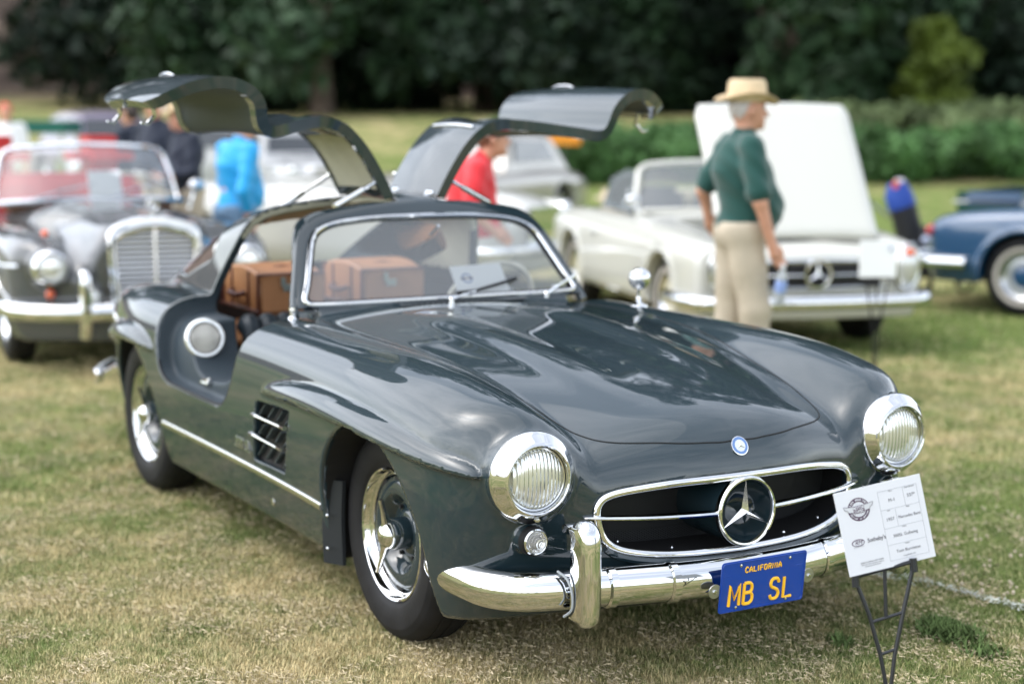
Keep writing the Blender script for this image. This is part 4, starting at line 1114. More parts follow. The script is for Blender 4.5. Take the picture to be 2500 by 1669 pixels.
# ------------------------------------------------------------------ ground
def grass_nodes(m, blade=False):
    n = m.node_tree; b = n.nodes['Principled BSDF']; b.inputs['Roughness'].default_value = .75 if blade else .95; b.inputs['Specular IOR Level'].default_value = .25 if blade else .1
    ge = n.nodes.new('ShaderNodeNewGeometry')
    def noise(sc, det=4, ro=.55, vec=None):
        t = n.nodes.new('ShaderNodeTexNoise'); t.inputs['Scale'].default_value = sc; t.inputs['Detail'].default_value = det; t.inputs['Roughness'].default_value = ro
        n.links.new(ge.outputs['Position'], t.inputs['Vector']); return t.outputs['Fac']
    def ramp(src, p0, p1, c0=(0, 0, 0), c1=(1, 1, 1)):
        r = n.nodes.new('ShaderNodeValToRGB'); r.color_ramp.elements[0].position = p0; r.color_ramp.elements[1].position = p1
        r.color_ramp.elements[0].color = (*c0, 1); r.color_ramp.elements[1].color = (*c1, 1); n.links.new(src, r.inputs[0]); return r.outputs[0]
    def mixc(f, a, b_, t='MIX'):
        x = n.nodes.new('ShaderNodeMixRGB'); x.blend_type = t
        for s_, k in ((f, 0), (a, 1), (b_, 2)):
            if hasattr(s_, 'links'): n.links.new(s_, x.inputs[k])
            else: x.inputs[k].default_value = s_ if k == 0 else (*s_, 1)
        return x.outputs[0]
    def math_(op, a, b_):
        x = n.nodes.new('ShaderNodeMath'); x.operation = op; x.use_clamp = False
        for s_, k in ((a, 0), (b_, 1)):
            if hasattr(s_, 'links'): n.links.new(s_, x.inputs[k])
            else: x.inputs[k].default_value = s_
        return x.outputs[0]
    green = ramp(noise(2.2), .35, .68, (.100, .150, .040), (.180, .230, .070))
    straw = ramp(noise(6.5), .3, .72, (.36, .290, .150), (.57, .475, .275))
    # dryness: large patches plus the mown green band running past the nose of the car
    big = noise(.42, 3, .6); mid = noise(3.4, 6, .68)
    dry = math_('ADD', math_('MULTIPLY', big, .9), math_('MULTIPLY', mid, .75))
    sep = n.nodes.new('ShaderNodeSeparateXYZ'); n.links.new(ge.outputs['Position'], sep.inputs[0])
    # signed distance to the line x + .35 y = 1.0 etc.: greener to the camera's right
    lat = math_('ADD', math_('MULTIPLY', sep.outputs['Y'], float(-LH[1]) if LH[1] < 0 else float(LH[1])), math_('MULTIPLY', sep.outputs['X'], float(LH[0])*(1)))
    latc = math_('SUBTRACT', lat, float(CAM[0]*LH[0]+CAM[1]*LH[1]))
    dd_ = math_('SUBTRACT', math_('ADD', math_('MULTIPLY', sep.outputs['X'], float(DH[0])), math_('MULTIPLY', sep.outputs['Y'], float(DH[1]))), float(CAM[0]*DH[0]+CAM[1]*DH[1]))
    def bump_(src, c0, w):   # 1 at c0 falling to 0 at distance w
        a = math_('ABSOLUTE', math_('SUBTRACT', src, c0), 0); x = n.nodes.new('ShaderNodeMapRange'); x.interpolation_type = 'SMOOTHSTEP'
        x.inputs['From Min'].default_value = 0; x.inputs['From Max'].default_value = w; x.inputs['To Min'].default_value = 1; x.inputs['To Max'].default_value = 0
        n.links.new(a, x.inputs['Value']); return x.outputs[0]
    g1 = math_('MULTIPLY', bump_(dd_, 6.3, 2.0), bump_(latc, 2.6, 1.7))
    g2 = math_('MULTIPLY', bump_(dd_, 12.4, 2.2), bump_(latc, 5.2, 4.2))
    g3 = bump_(dd_, 26, 11)
    wet = math_('ADD', math_('ADD', math_('MULTIPLY', g1, .52), math_('MULTIPLY', g2, .45)), math_('MULTIPLY', g3, .22))
    dry = math_('SUBTRACT', dry, wet)
    dry = math_('ADD', dry, math_('MULTIPLY', math_('SUBTRACT', noise(17, 4, .7), .5), .55))
    if blade:
        att = n.nodes.new('ShaderNodeAttribute'); att.attribute_name = 'tone'; dry = math_('ADD', dry, math_('MULTIPLY', math_('SUBTRACT', att.outputs['Fac'], .5), .30))
    f = ramp(dry, .68, 1.0)
    col = mixc(f, green, straw)
    if blade:
        at = n.nodes.new('ShaderNodeAttribute'); at.attribute_name = 'tint'
        col = mixc(math_('MULTIPLY', at.outputs['Fac'], .75), col, (.50, .43, .27))
        at2 = n.nodes.new('ShaderNodeAttribute'); at2.attribute_name = 'tone'
        col = mixc(1.0, col, ramp(at2.outputs['Fac'], 0, 1, (.60, .64, .58), (1.50, 1.47, 1.42)), 'MULTIPLY')
    else:
        fine = noise(55, 8, .75); col = mixc(.85, col, ramp(fine, .3, .72, (.62, .64, .60), (1.45, 1.42, 1.36)), 'MULTIPLY')
        soil = ramp(noise(9, 5, .7), .60, .74); col = mixc(math_('MULTIPLY', soil, .30), col, (.13, .10, .065))
        # bare earth slope far off on the left
        hgt = n.nodes.new('ShaderNodeMapRange'); hgt.inputs['From Min'].default_value = 1.75; hgt.inputs['From Max'].default_value = 2.2; n.links.new(sep.outputs['Z'], hgt.inputs['Value'])
        earth = ramp(noise(.35, 5, .6), .4, .62, (.085, .062, .050), (.165, .125, .100))
        col = mixc(hgt.outputs[0], col, earth)
        bp = n.nodes.new('ShaderNodeBump'); bp.inputs['Distance'].default_value = .02; bp.inputs['Strength'].default_value = 1; n.links.new(fine, bp.inputs['Height']); n.links.new(bp.outputs[0], b.inputs['Normal'])
    n.links.new(col, b.inputs['Base Color'])
    if blade:
        b.inputs['Subsurface Weight'].default_value = 0
    return m
GM = bpy.data.materials.new('lawn_ground'); GM.use_nodes = True; grass_nodes(GM)
BM = bpy.data.materials.new('grass_blade'); BM.use_nodes = True; grass_nodes(BM, True)
# radial sheet out to the horizon
rad = np.concatenate([np.linspace(0, 12, 49), np.geomspace(12.4, 130, 60), [200, 400, 900]]); th = np.linspace(0, 2*math.pi, 241)[:-1]
gx_ = CAM[0]-3+rad[:, None]*np.cos(th)[None]; gy_ = CAM[1]+2+rad[:, None]*np.sin(th)[None]
gz_ = terrain(gx_, gy_); 
GV_ = np.stack([gx_, gy_, gz_], -1).reshape(-1, 3); k = len(th)
GF_ = A([[i*k+j, i*k+(j+1) % k, (i+1)*k+(j+1) % k, (i+1)*k+j] for i in range(len(rad)-1) for j in range(k)])
tag(mk('ground', GV_, GF_, GM), kind='structure')
# chalk line on the lawn
CH = mat('chalk_on_grass', (.50, .52, .47), .9, 0, bump=.01, bscale=60, var=.35, vscale=25)
lp = [(.10, 1.02), (.45, 1.13), (.95, 1.17+.05), (1.7, 1.28), (2.6, 1.42)]
lc = crv([(a, b, 0) for a, b in lp], 14); r_ = np.random.default_rng(77); Vc = []; Fc = []
for k in range(1900):
    t = r_.random()*(len(lc)-1); i = int(t); p = lc[i]*(1-(t-i))+lc[min(i+1, len(lc)-1)]*(t-i); o_ = r_.normal()*.017
    if hnoise(A([p[0]]), A([o_*3]), 14, 5)[0] < .36: continue
    x, y = p[0]+r_.normal()*.01, p[1]+o_; a = r_.random()*6.28; w = .002+.002*r_.random(); l = .006+.016*r_.random(); z = .012+.012*r_.random(); o = len(Vc)
    Vc += [(x-math.sin(a)*w, y+math.cos(a)*w, z), (x+math.sin(a)*w, y-math.cos(a)*w, z), (x+math.cos(a)*l, y+math.sin(a)*l, z+.006)]; Fc.append([o, o+1, o+2])
tag(mk('chalk_line', Vc, Fc, CH, None, False), kind='stuff')

# grass blades: short, leaning, two-sided; dense where the lens resolves them
def blades(n_, D0, D1, hmin, hmax, wmul, seed, lo=-.36, hi=.36):
    r = np.random.default_rng(seed)
    D = D0+(D1-D0)*r.random(n_)**.85; L_ = (lo+(hi-lo)*r.random(n_))*D
    x = CAM[0]+DH[0]*D+LH[0]*L_; y = CAM[1]+DH[1]*D+LH[1]*L_
    cl = hnoise(x, y, 14, 8)*.6+hnoise(x, y, 3.1, 9)*.4
    h = (hmin+(hmax-hmin)*r.random(n_)**1.6)*(.55+.8*cl); a = r.random(n_)*2*math.pi; lean = (.25+.95*r.random(n_)); w = wmul*(.6+.8*r.random(n_))
    z = terrain(x, y)-.002; dx, dy = np.cos(a), np.sin(a); b2 = a+math.pi/2+.6*(r.random(n_)-.5); wx_, wy_ = np.cos(b2)*w, np.sin(b2)*w
    V = np.zeros((n_, 5, 3))
    V[:, 0] = np.stack([x-wx_, y-wy_, z], 1); V[:, 1] = np.stack([x+wx_, y+wy_, z], 1)
    mx_, my_ = x+dx*h*lean*.38, y+dy*h*lean*.38; mz_ = z+h*.62
    V[:, 2] = np.stack([mx_+wx_*.7, my_+wy_*.7, mz_], 1); V[:, 3] = np.stack([mx_-wx_*.7, my_-wy_*.7, mz_], 1)
    V[:, 4] = np.stack([x+dx*h*lean, y+dy*h*lean, z+h*(1-.22*lean)], 1)
    return V, r
parts_ = [blades(430000, 3.0, 6.6, .008, .028, .0010, 11), blades(170000, 6.6, 10.5, .010, .032, .0020, 12), blades(40000, 10.5, 16, .015, .04, .005, 13)]
Vb = np.concatenate([p[0] for p in parts_]); nb = len(Vb)
me = bpy.data.meshes.new('lawn_grass'); me.vertices.add(nb*5); me.vertices.foreach_set('co', Vb.astype(np.float32).ravel())
base = (np.arange(nb)*5)[:, None]; LI = np.concatenate([base+A([0, 1, 2, 3]), base+A([3, 2, 4])], 1).astype(np.int32)
me.loops.add(nb*7); me.loops.foreach_set('vertex_index', LI.ravel()); me.polygons.add(nb*2)
ls = (np.arange(nb)*7)[:, None]+A([0, 4]); me.polygons.foreach_set('loop_start', ls.astype(np.int32).ravel()); me.polygons.foreach_set('loop_total', np.tile(A([4, 3], dtype=np.int32), nb))
me.update(calc_edges=True)
# dead straw strands lying over the turf
rs_ = np.random.default_rng(88); V = []; F = []; nst = 170000
D_ = 3.0+6.5*rs_.random(nst)**1.6; L__ = (-.36+.72*rs_.random(nst))*D_; X_ = CAM[0]+DH[0]*D_+LH[0]*L__; Y_ = CAM[1]+DH[1]*D_+LH[1]*L__
keep_ = hnoise(X_, Y_, 5.5, 21)*.6+hnoise(X_, Y_, 17, 22)*.4 > .44+.05*np.clip(L__-.9, 0, 2)+.10*rs_.random(nst)*1.0; X_, Y_ = X_[keep_], Y_[keep_]; m = len(X_); a_ = rs_.random(m)*6.283; l_ = .003+.008*rs_.random(m)**1.5; w_ = .0005+.0006*rs_.random(m); z_ = terrain(X_, Y_)+.006+.014*rs_.random(m)
dx_, dy_ = np.cos(a_), np.sin(a_); SV = np.stack([np.stack([X_-dx_*l_-dy_*w_, Y_-dy_*l_+dx_*w_, z_], 1), np.stack([X_-dx_*l_+dy_*w_, Y_-dy_*l_-dx_*w_, z_+.001], 1), np.stack([X_+dx_*l_+dy_*w_, Y_+dy_*l_-dx_*w_, z_+.007*rs_.random(m)], 1), np.stack([X_+dx_*l_-dy_*w_, Y_+dy_*l_+dx_*w_, z_+.006*rs_.random(m)], 1)], 1).reshape(-1, 3)
o_ = mk('dead_grass', SV, np.arange(m*4).reshape(-1, 4), mat('dead_straw', (.50, .42, .28), .85, var=.35, vscale=35, spec=.2), None, False); o_['kind'] = 'stuff'
r_ = np.random.default_rng(5)
t_ = (r_.random(nb) < .30)*(.4+.6*r_.random(nb)); t2_ = r_.random(nb)
for nm, dat in (('tint', t_), ('tone', t2_)):
    at = me.attributes.new(nm, 'FLOAT', 'POINT'); at.data.foreach_set('value', np.repeat(dat, 5).astype(np.float32))
me.materials.append(BM); lawn = bpy.data.objects.new('lawn_grass', me); link(lawn); lawn['kind'] = 'stuff'
# weed clumps and clover heads
def clump(px, py, r0, n_, seed):
    v = VD+VR*(px-W0/2)/FPX-VU*(py-H0/2)/FPX; t = -CAM[2]/v[2]; c = CAM+v*t; r = np.random.default_rng(seed)
    V = []; F = []
    for k in range(n_):
        a = r.random()*6.28; d = r0*r.random()**.7; x, y = c[0]+math.cos(a)*d, c[1]+math.sin(a)*d*.8; h = .02+.035*r.random()*(1-d/r0*.6); b = r.random()*6.28; w = .0025+.003*r.random(); l = .012+.02*r.random()
        o = len(V); V += [(x-math.sin(b)*w, y+math.cos(b)*w, h*.5), (x+math.sin(b)*w, y-math.cos(b)*w, h*.5), (x+math.cos(b)*l, y+math.sin(b)*l, h+r.random()*.01), (x-math.cos(b)*.004, y, 0)]; F += [[0+o, 1+o, 2+o], [0+o, 1+o, 3+o]]
    return V, F
WEED = mat('weed_leaf', (.095, .140, .050), .95, spec=.1, var=.3, vscale=20)
V = []; F = []
for i, (px, py, r0, n_) in enumerate(((2320, 1555, .12, 620), (2290, 1535, .07, 260), (2400, 1600, .08, 160), (2050, 1575, .05, 90))):
    v, f = clump(px, py, r0, n_, i); o = len(V); V += v; F += [[a+o for a in q] for q in f]
w_ = mk('weed_patches', V, F, WEED, None, False); w_['kind'] = 'stuff'
CL = mat('clover_head', (.47, .40, .30), .8, var=.25, vscale=90)
s = MB(); rr_ = np.random.default_rng(31)
for k in range(70):
    px = 2180+320*rr_.random(); py = 1190+230*rr_.random()+(px-2180)*.25; v = VD+VR*(px-W0/2)/FPX-VU*(py-H0/2)/FPX; t = -CAM[2]/v[2]; c = CAM+v*t
    s.ball((c[0], c[1], .028+.012*rr_.random()), .0045+.003*rr_.random(), 6)
w_ = s.build('clover_heads', CL); w_['kind'] = 'stuff'

# ------------------------------------------------------------------ trees, hedge
def leaf_mesh(name, centers, radii, n_, size, m, parent, seed, squash=1.0, normal_up=.3):
    r = np.random.default_rng(seed); centers = A(centers, float); radii = A(radii, float); w = radii**2; w /= w.sum()
    idx = r.choice(len(centers), n_, p=w); d = r.normal(size=(n_, 3)); d /= np.linalg.norm(d, axis=1, keepdims=True)
    rr = radii[idx]*(.55+.5*r.random(n_)**.5)*(1+.18*r.normal(size=n_)*.6)
    P = centers[idx]+d*rr[:, None]*A([1, 1, squash])
    nrm = d*.6+r.normal(size=(n_, 3))*.7+A([0, 0, normal_up]); nrm /= np.linalg.norm(nrm, axis=1, keepdims=True)
    a = np.cross(nrm, r.normal(size=(n_, 3))); a /= np.linalg.norm(a, axis=1, keepdims=True); b = np.cross(nrm, a)
    s = size*(.5+r.random(n_))[:, None]
    V = np.stack([P-a*s, P+b*s*.55, P+a*s, P-b*s*.55], 1).reshape(-1, 3); F = np.arange(n_*4).reshape(-1, 4)
    o = mk(name, V, F, m, parent, False); return o
LEAFM = {}
def leaf_mat(name, c):
    return mat(name, c, .6, 0, spec=.3, var=.45, vscale=1.1, detail=6)
BARK = mat('bark', (.10, .075, .058), .9, 0, bump=.03, bscale=6, var=.3, vscale=3)
def tree(px, D, h, r, label, lm, seed, trunk_r=.35, low=.12, n_=5200, size=.24, shape='round', group='trees along the edge of the lawn'):
    x, y, _ = gpx(px, D); z = float(terrain(A([x]), A([y]))[0]); root = empty('tree', (x, y, z-.05), 0, label, 'tree', group)
    R_ = np.random.default_rng(seed); cs = []; rs = []; nlev = 9
    for k in range(34):
        t = R_.random()**1.7; zz = h*(low+(1-low)*t)
        if shape == 'cone': rad_ = r*(1-t)**.75+.3
        elif shape == 'column': rad_ = r*min(1, 1.3*math.sqrt(max(1-t, 0))+.05)
        else: rad_ = r*math.sqrt(max(0, 1-(2*t-.85)**2*.75))
        a = R_.random()*6.28; d = rad_*(.25+.6*R_.random()); cs.append((math.cos(a)*d, math.sin(a)*d, zz)); rs.append(r*(.22+.26*R_.random()))
    leaf_mesh('crown', cs, rs, n_, size, lm, root, seed+1, .8)
    s = MB(); tp = [(0, 0, -.2), (.1*R_.normal(), .1*R_.normal(), h*.2), (.25*R_.normal(), .25*R_.normal(), h*.5), (.3*R_.normal(), .3*R_.normal(), h*.85)]
    tc = crv(tp, 4); s.tube(tc, list(np.interp(np.linspace(0, 1, len(tc)), [0, .06, 1], [trunk_r*1.35, trunk_r, trunk_r*.2])), 10)
    s.build('trunk', BARK, root)
    s = MB()
    for k in range(9):
        c = cs[k*3]; p0 = Vector((0, 0, c[2]*.7)); s.tube([p0, p0.lerp(Vector(c), .5)+Vector((0, 0, .3)), Vector(c)], [trunk_r*.35, trunk_r*.22, .04], 6)
    b = s.build('branches', BARK, root); b['kind'] = 'stuff'
    return root
DKG = leaf_mat('leaf_dark_conifer', (.009, .020, .012)); MDG = leaf_mat('leaf_mid_green', (.017, .040, .016)); BLG = leaf_mat('leaf_blue_green', (.017, .034, .026)); YLG = leaf_mat('leaf_yellow_green', (.085, .12, .018)); GRY = leaf_mat('leaf_dusty', (.036, .044, .030)); DK2 = leaf_mat('leaf_dark_oak', (.011, .020, .011))
TR = [(-130, 62, 26.2, 5.5, 'dark green tree at the far left edge above the dirt slope', DK2, .3, .36, 'round'),
      (110, 80, 24, 4.5, 'small dusty green tree standing on the brown slope', BLG, .25, .38, 'round'),
      (330, 55, 29.8, 5.0, 'large dark oak behind the raised passenger door', DKG, .4, .05, 'round'),
      (560, 60, 31.5, 5.5, 'very dark evergreen above the blue-jacketed man', DK2, .5, .07, 'round'),
      (790, 47, 22.8, 3.2, 'mid green conical evergreen between the two raised doors', MDG, .3, .05, 'cone'),
      (960, 62, 29.8, 5.2, 'dark evergreen behind the roof of the coupe', BLG, .4, .08, 'round'),
      (1180, 52, 28.0, 5.0, 'leafy olive tree above the driver-side door', MDG, .3, .07, 'round'),
      (1420, 66, 31.5, 6.0, 'near-black tree behind the tip of the driver-side door', DKG, .5, .06, 'round'),
      (1660, 58, 33.2, 5.2, 'tall dark tree with shaded lower limbs left of the hatted man', DK2, .4, .06, 'round'),
      (1905, 50, 33.2, 5.0, 'dark tree with a thick grey-brown trunk behind the hatted man', DKG, .9, .16, 'round'),
      (2080, 45, 21.0, 3.6, 'bushy dark shrubby tree above the white raised bonnet', MDG, .3, .03, 'round'),
      (2265, 43, 2.5, .85, 'narrow yellow-green shrub tree at the right', YLG, .2, .03, 'column'),
      (2330, 60, 31.5, 5.2, 'blue-green tree behind the yellow-green shrub', BLG, .3, .05, 'round'),
      (2560, 56, 29.8, 5.0, 'grey-green tree at the far right edge', GRY, .3, .06, 'round'),
      (2800, 60, 29.8, 5.2, 'dark tree just beyond the right edge', DKG, .4, .10, 'round'),
      (-620, 60, 29.8, 5.6, 'dark tree just beyond the left edge', DKG, .4, .10, 'round')]
for i, (px, D, h, r, lab, lm, tr_, low, shp) in enumerate(TR): tree(px, D, h, r*1.1, lab, lm, 100+i*7, tr_, low, 12000 if shp == 'round' else 7000, .24, shp)
bk = [(-600, 84), (470, 88), (700, 92), (1000, 90), (1300, 86), (1600, 92), (1950, 84), (2200, 90), (2500, 86), (2900, 88)]
for i, (px, D) in enumerate(bk): tree(px, D, 31+(i*37 % 5), 8.5, 'dark background tree in the rear row of the wood', DK2 if i % 2 else DKG, 400+i*5, .5, .02, 7500, .5, 'round', 'rear row of dark trees')
SH = leaf_mat('shrub_dark', (.012, .026, .014))
for i, px in enumerate((470, 540, 610, 760, 880, 1010, 1120, 1260, 1400, 1530, 1640, 1980, 2120, 2210, 2420, 2520, 2640)):
    D = 47+(i*29 % 7); p = gpx(px, D); zt = float(terrain(A([p[0]]), A([p[1]]))[0]); root = empty('shrub', (p[0], p[1], zt), 0, 'dark understory shrub in front of the tree trunks', 'shrub', 'dark shrubs at the foot of the trees')
    R_ = np.random.default_rng(700+i); cs = [(R_.normal()*1.0, R_.normal()*.8, .5+2.6*R_.random()) for _ in range(12)]
    leaf_mesh('foliage', cs, [.95]*12, 2200, .17, SH if i % 3 else MDG, root, 720+i, .9)
    MB().tube([(0, 0, -.1), (.1, 0, 1.6)], [.10, .03], 6).build('stem', BARK, root)
# low ivy-covered hedge bank, right half
def hedge(px0, px1, D, z0, z1, dep, n_, label, lm, seed, size=.12):
    x0, y0, _ = gpx(px0, D); root = empty('hedge', (x0, y0, 0), 0, label, 'hedge'); cs = []; rs = []; r = np.random.default_rng(seed)
    for k in range(90):
        px = px0+(px1-px0)*k/89; d = D+dep*(r.random()-.2); p = gpx(px, d); zt = float(terrain(A([p[0]]), A([p[1]]))[0]); hh = z0+(z1-z0)*r.random()
        cs.append((p[0]-x0, p[1]-y0, zt+hh*.45)); rs.append(hh*.5)
        cs.append((p[0]-x0+r.normal()*.5, p[1]-y0+r.normal()*.5, zt+hh-.3)); rs.append(.3)
    leaf_mesh('foliage', cs, rs, n_, size, lm, root, seed, .9, .6)
    return root
HG = leaf_mat('ivy_leaf', (.060, .135, .040))
hedge(1180, 2700, 33, .75, 1.10, 2.5, 60000, 'long low ivy-covered bank across the right half of the lawn', HG, 61, .085)
hedge(2020, 2700, 41, .5, .8, 2.0, 14000, 'paler hedge above the ivy bank at the right', leaf_mat('pale_hedge', (.12, .16, .07)), 62, .10)
# retaining kerb line climbing the dirt slope on the left
PTH = mat('pale_path', (.30, .24, .19), .95, var=.15, vscale=2)
Vp = []; Fp = []
for i, t in enumerate(np.linspace(0, 1, 24)):
    for e in (0, 1.6):
        px = 20+t*270; D = 74-6*t+e; p = gpx(px, D); Vp.append((p[0], p[1], float(terrain(A([p[0]]), A([p[1]]))[0])+.06))
for i in range(23): Fp.append([2*i, 2*i+1, 2*i+3, 2*i+2])
tag(mk('hillside_path', Vp, Fp, PTH, None, False), kind='structure')
# scattered low trees beyond the camera: the real horizon behind the photographer, seen in the chrome and paint
for i in range(14):
    a = AWAY+math.pi+(-1.25+2.5*i/13); D = 95+((i*53) % 60); x, y = CAM[0]+math.cos(a)*D, CAM[1]+math.sin(a)*D
    root = empty('tree', (x, y, 0), 0, 'distant tree on the horizon behind the photographer', 'tree', 'distant trees behind the photographer')
    R_ = np.random.default_rng(900+i); h = 4.5+4*R_.random(); cs = [(R_.normal()*1.8, R_.normal()*1.8, h*(.35+.5*R_.random())) for _ in range(12)]
    leaf_mesh('crown', cs, [1.6]*12, 700, .5, DK2, root, 910+i); MB().tube([(0, 0, 0), (.1, 0, h*.6)], [.25, .1], 6).build('trunk', BARK, root)

# ================================================================== people
def rcone(x, y, z, p, q, r0, r1):
    p = A(p, float); q = A(q, float); d = q-p; L2 = d@d+1e-9
    t = np.clip(((x-p[0])*d[0]+(y-p[1])*d[1]+(z-p[2])*d[2])/L2, 0, 1)
    return np.sqrt((x-p[0]-d[0]*t)**2+(y-p[1]-d[1]*t)**2+(z-p[2]-d[2]*t)**2)-(r0*(1-t)+r1*t)
def ell(x, y, z, c, r):
    q = np.sqrt(((x-c[0])/r[0])**2+((y-c[1])/r[1])**2+((z-c[2])/r[2])**2); return (q-1)*min(r)
def union(parts, k):
    def f(x, y, z):
        g = None
        for p in parts:
            v = p(x, y, z); g = v if g is None else smin(g, v, k)
        return g
    return f
def RC(p, q, r0, r1): return lambda x, y, z: rcone(x, y, z, p, q, r0, r1)
def EL(c, r): return lambda x, y, z: ell(x, y, z, c, r)
SKIN = mat('skin', (.52, .27, .18), .5, 0, var=.08, vscale=12)
def person(px, D, face, H_, label, top, bottom, arms, hair=None, hat=None, lean=0.0, cell=.016, belly=.0, sleeves='short', shoe=(.03, .025, .02), skirt=False, extra=None, stride=.06, zoff=0.0):
    """local frame: facing +x, left +y. arms = ((elbow, hand) for right, left)"""
    x0, y0, _ = gpx(px, D); root = empty('person', (x0, y0, float(terrain(A([x0]), A([y0]))[0])+zoff), face, label, 'person')
    s = H_/1.75
    def P(x, y, z): return (x*s+math.sin(lean)*max(z-.92, 0)*s, y*s, (.92+(z-.92)*math.cos(lean))*s if z > .92 else z*s)
    hip = [P(0, -.09, .92), P(0, .09, .92)]; knee = [P(.03+stride*.5, -.10, .50), P(.01-stride*.3, .10, .50)]; ank = [P(stride, -.10, .09), P(-stride*1.3, .10, .09)]
    sh = [P(-.01, -.185, 1.42), P(-.01, .185, 1.42)]; chest = P(.0, 0, 1.30); belp = P(.045+belly*.5, 0, 1.08); neck = P(.0, 0, 1.47); hd = P(.035, 0, 1.615)
    el_ = [P(*arms[0][0]), P(*arms[1][0])]; ha = [P(*arms[0][1]), P(*arms[1][1])]
    body = []
    head = [EL((hd[0]-.008*s, hd[1], hd[2]+.015*s), (.098*s, .076*s, .105*s)), EL((hd[0]+.030*s, hd[1], hd[2]-.050*s), (.062*s, .054*s, .062*s)), RC(P(.0, 0, 1.44), (hd[0]-.01, hd[1], hd[2]-.06*s), .058*s, .055*s)]
    nose = [RC((hd[0]+.088*s, hd[1], hd[2]+.015*s), (hd[0]+.108*s, hd[1], hd[2]-.022*s), .008*s, .014*s), RC((hd[0]+.085*s, hd[1]-.02*s, hd[2]-.058*s), (hd[0]+.085*s, hd[1]+.02*s, hd[2]-.058*s), .009*s, .009*s), EL((hd[0]+.072*s, hd[1], hd[2]-.088*s), (.022*s, .026*s, .020*s)),
            EL((hd[0]-.005*s, hd[1]-.078*s, hd[2]-.005*s), (.018*s, .009*s, .030*s)), EL((hd[0]-.005*s, hd[1]+.078*s, hd[2]-.005*s), (.018*s, .009*s, .030*s)), EL((hd[0]+.078*s, hd[1], hd[2]+.042*s), (.02*s, .055*s, .012*s))]
    limbs = [RC(chest, P(0, 0, 1.0), .12*s, .12*s), RC(sh[0], sh[1], .05*s, .05*s)]
    hands = []
    for i in (0, 1):
        limbs += [RC(sh[i], el_[i], .048*s, .040*s), RC(el_[i], ha[i], .040*s, .026*s), RC(hip[i], knee[i], .075*s, .050*s), RC(knee[i], ank[i], .050*s, .036*s)]
        d = A(ha[i])-A(el_[i]); d = d/np.linalg.norm(d); w = A(ha[i])+d*.055*s
        hands += [RC(ha[i], tuple(w), .028*s, .030*s)]
        side = np.cross(d, [0, 1, 0]); side = side/(np.linalg.norm(side)+1e-9)
        for k, ln in zip((-1.5, -.5, .5, 1.5), (.060, .072, .068, .052)):
            a0 = w+side*k*.017*s+d*.008*s; a1 = a0+d*ln*.55*s+A([.012, 0, 0])*s; a2 = a1+d*ln*.45*s+A([.018, 0, -.004])*s
            hands += [RC(tuple(a0), tuple(a1), .0095*s, .009*s), RC(tuple(a1), tuple(a2), .009*s, .0075*s)]
        t0 = A(ha[i])+d*.015*s+side*.024*s; t1 = t0+(d*.030+side*.020)*s; t2 = t1+d*.030*s; hands += [RC(tuple(t0), tuple(t1), .012*s, .011*s), RC(tuple(t1), tuple(t2), .011*s, .009*s)]
    fb = union(head+limbs, .035*s); fn = union(nose, .008*s); fh = union(hands, .007*s)
    def skin_f(x, y, z): return smin(smin(fb(x, y, z), fn(x, y, z), .014*s), fh(x, y, z), .012*s)
    lo = (-.75*s, -.6*s, 0); hi = (1.0*s, .6*s, 1.82*s)
    V, Q, N = sdf_mesh(skin_f, lo, hi, cell*.8, mirror=False, key=label)
    mk('body', V, Q, SKIN, root, True, N)
    # shirt / jacket
    tp = [RC(chest, P(-.005, 0, 1.36), .155*s, .13*s), RC(P(-.01, 0, 1.30), belp, .160*s, (.150+belly*.5)*s), RC(belp, P(0.01+belly*.3, 0, .965), (.150+belly*.5)*s, (.155+belly*.2)*s), RC(P(-.01, -.15, 1.415), P(-.01, .15, 1.415), .070*s, .070*s), EL(P(-.005, 0, 1.27), (.125*s, .195*s, .17*s)), RC(P(0, 0, 1.43), P(0.01, 0, 1.485), .078*s, .064*s)]
    for i in (0, 1):
        if sleeves == 'short':
            m = A(sh[i])+(A(el_[i])-A(sh[i]))*.82; tp += [RC(sh[i], tuple(m), .068*s, .072*s)]
        else: 
            m = A(el_[i])+(A(ha[i])-A(el_[i]))*.93; tp += [RC(sh[i], el_[i], .068*s, .056*s), RC(el_[i], tuple(m), .056*s, .042*s)]
    ft = union(tp, .045*s)
    wr = np.random.default_rng(int(px))
    ph = wr.random(4)*6
    def top_f(x, y, z):
        g = ft(x, y, z)+.0035*np.sin(z*34+x*18+ph[0])*np.sin(y*23+ph[1])+.003*np.sin((z+x)*55+ph[2])
        g = smax(g, .945*s-z, .006)
        return smax(g, -(np.sqrt((x-hd[0]+.02)**2+(y-hd[1])**2)-.052*s+0*z) if False else g*0-1, 0)
    V, Q, N = sdf_mesh(top_f, lo, hi, cell, mirror=False, key=label)
    mk('jacket' if sleeves == 'long' else 'shirt', V, Q, top, root, True, N)
    bt = [RC(P(.005, -.055, .95), P(.005, .055, .95), (.138+belly*.12)*s, (.138+belly*.12)*s), RC(P(0, -.08, .90), knee[0], .112*s, .088*s), RC(P(0, .08, .90), knee[1], .112*s, .088*s), RC(knee[0], P(stride, -.10, .10), .088*s, .078*s), RC(knee[1], P(-stride*1.3, .10, .10), .088*s, .078*s)]
    f2 = union(bt, .03*s)
    def bot_f(x, y, z):
        g = f2(x, y, z)+.004*np.sin(x*30+z*9+ph[3])*np.sin(y*21)+.003*np.sin(z*26+y*14)
        g = smax(g, z-1.0*s, .006); return smax(g, .06*s-z, .006)
    V, Q, N = sdf_mesh(bot_f, lo, hi, cell, mirror=False, key=label)
    mk('trousers', V, Q, bottom, root, True, N)
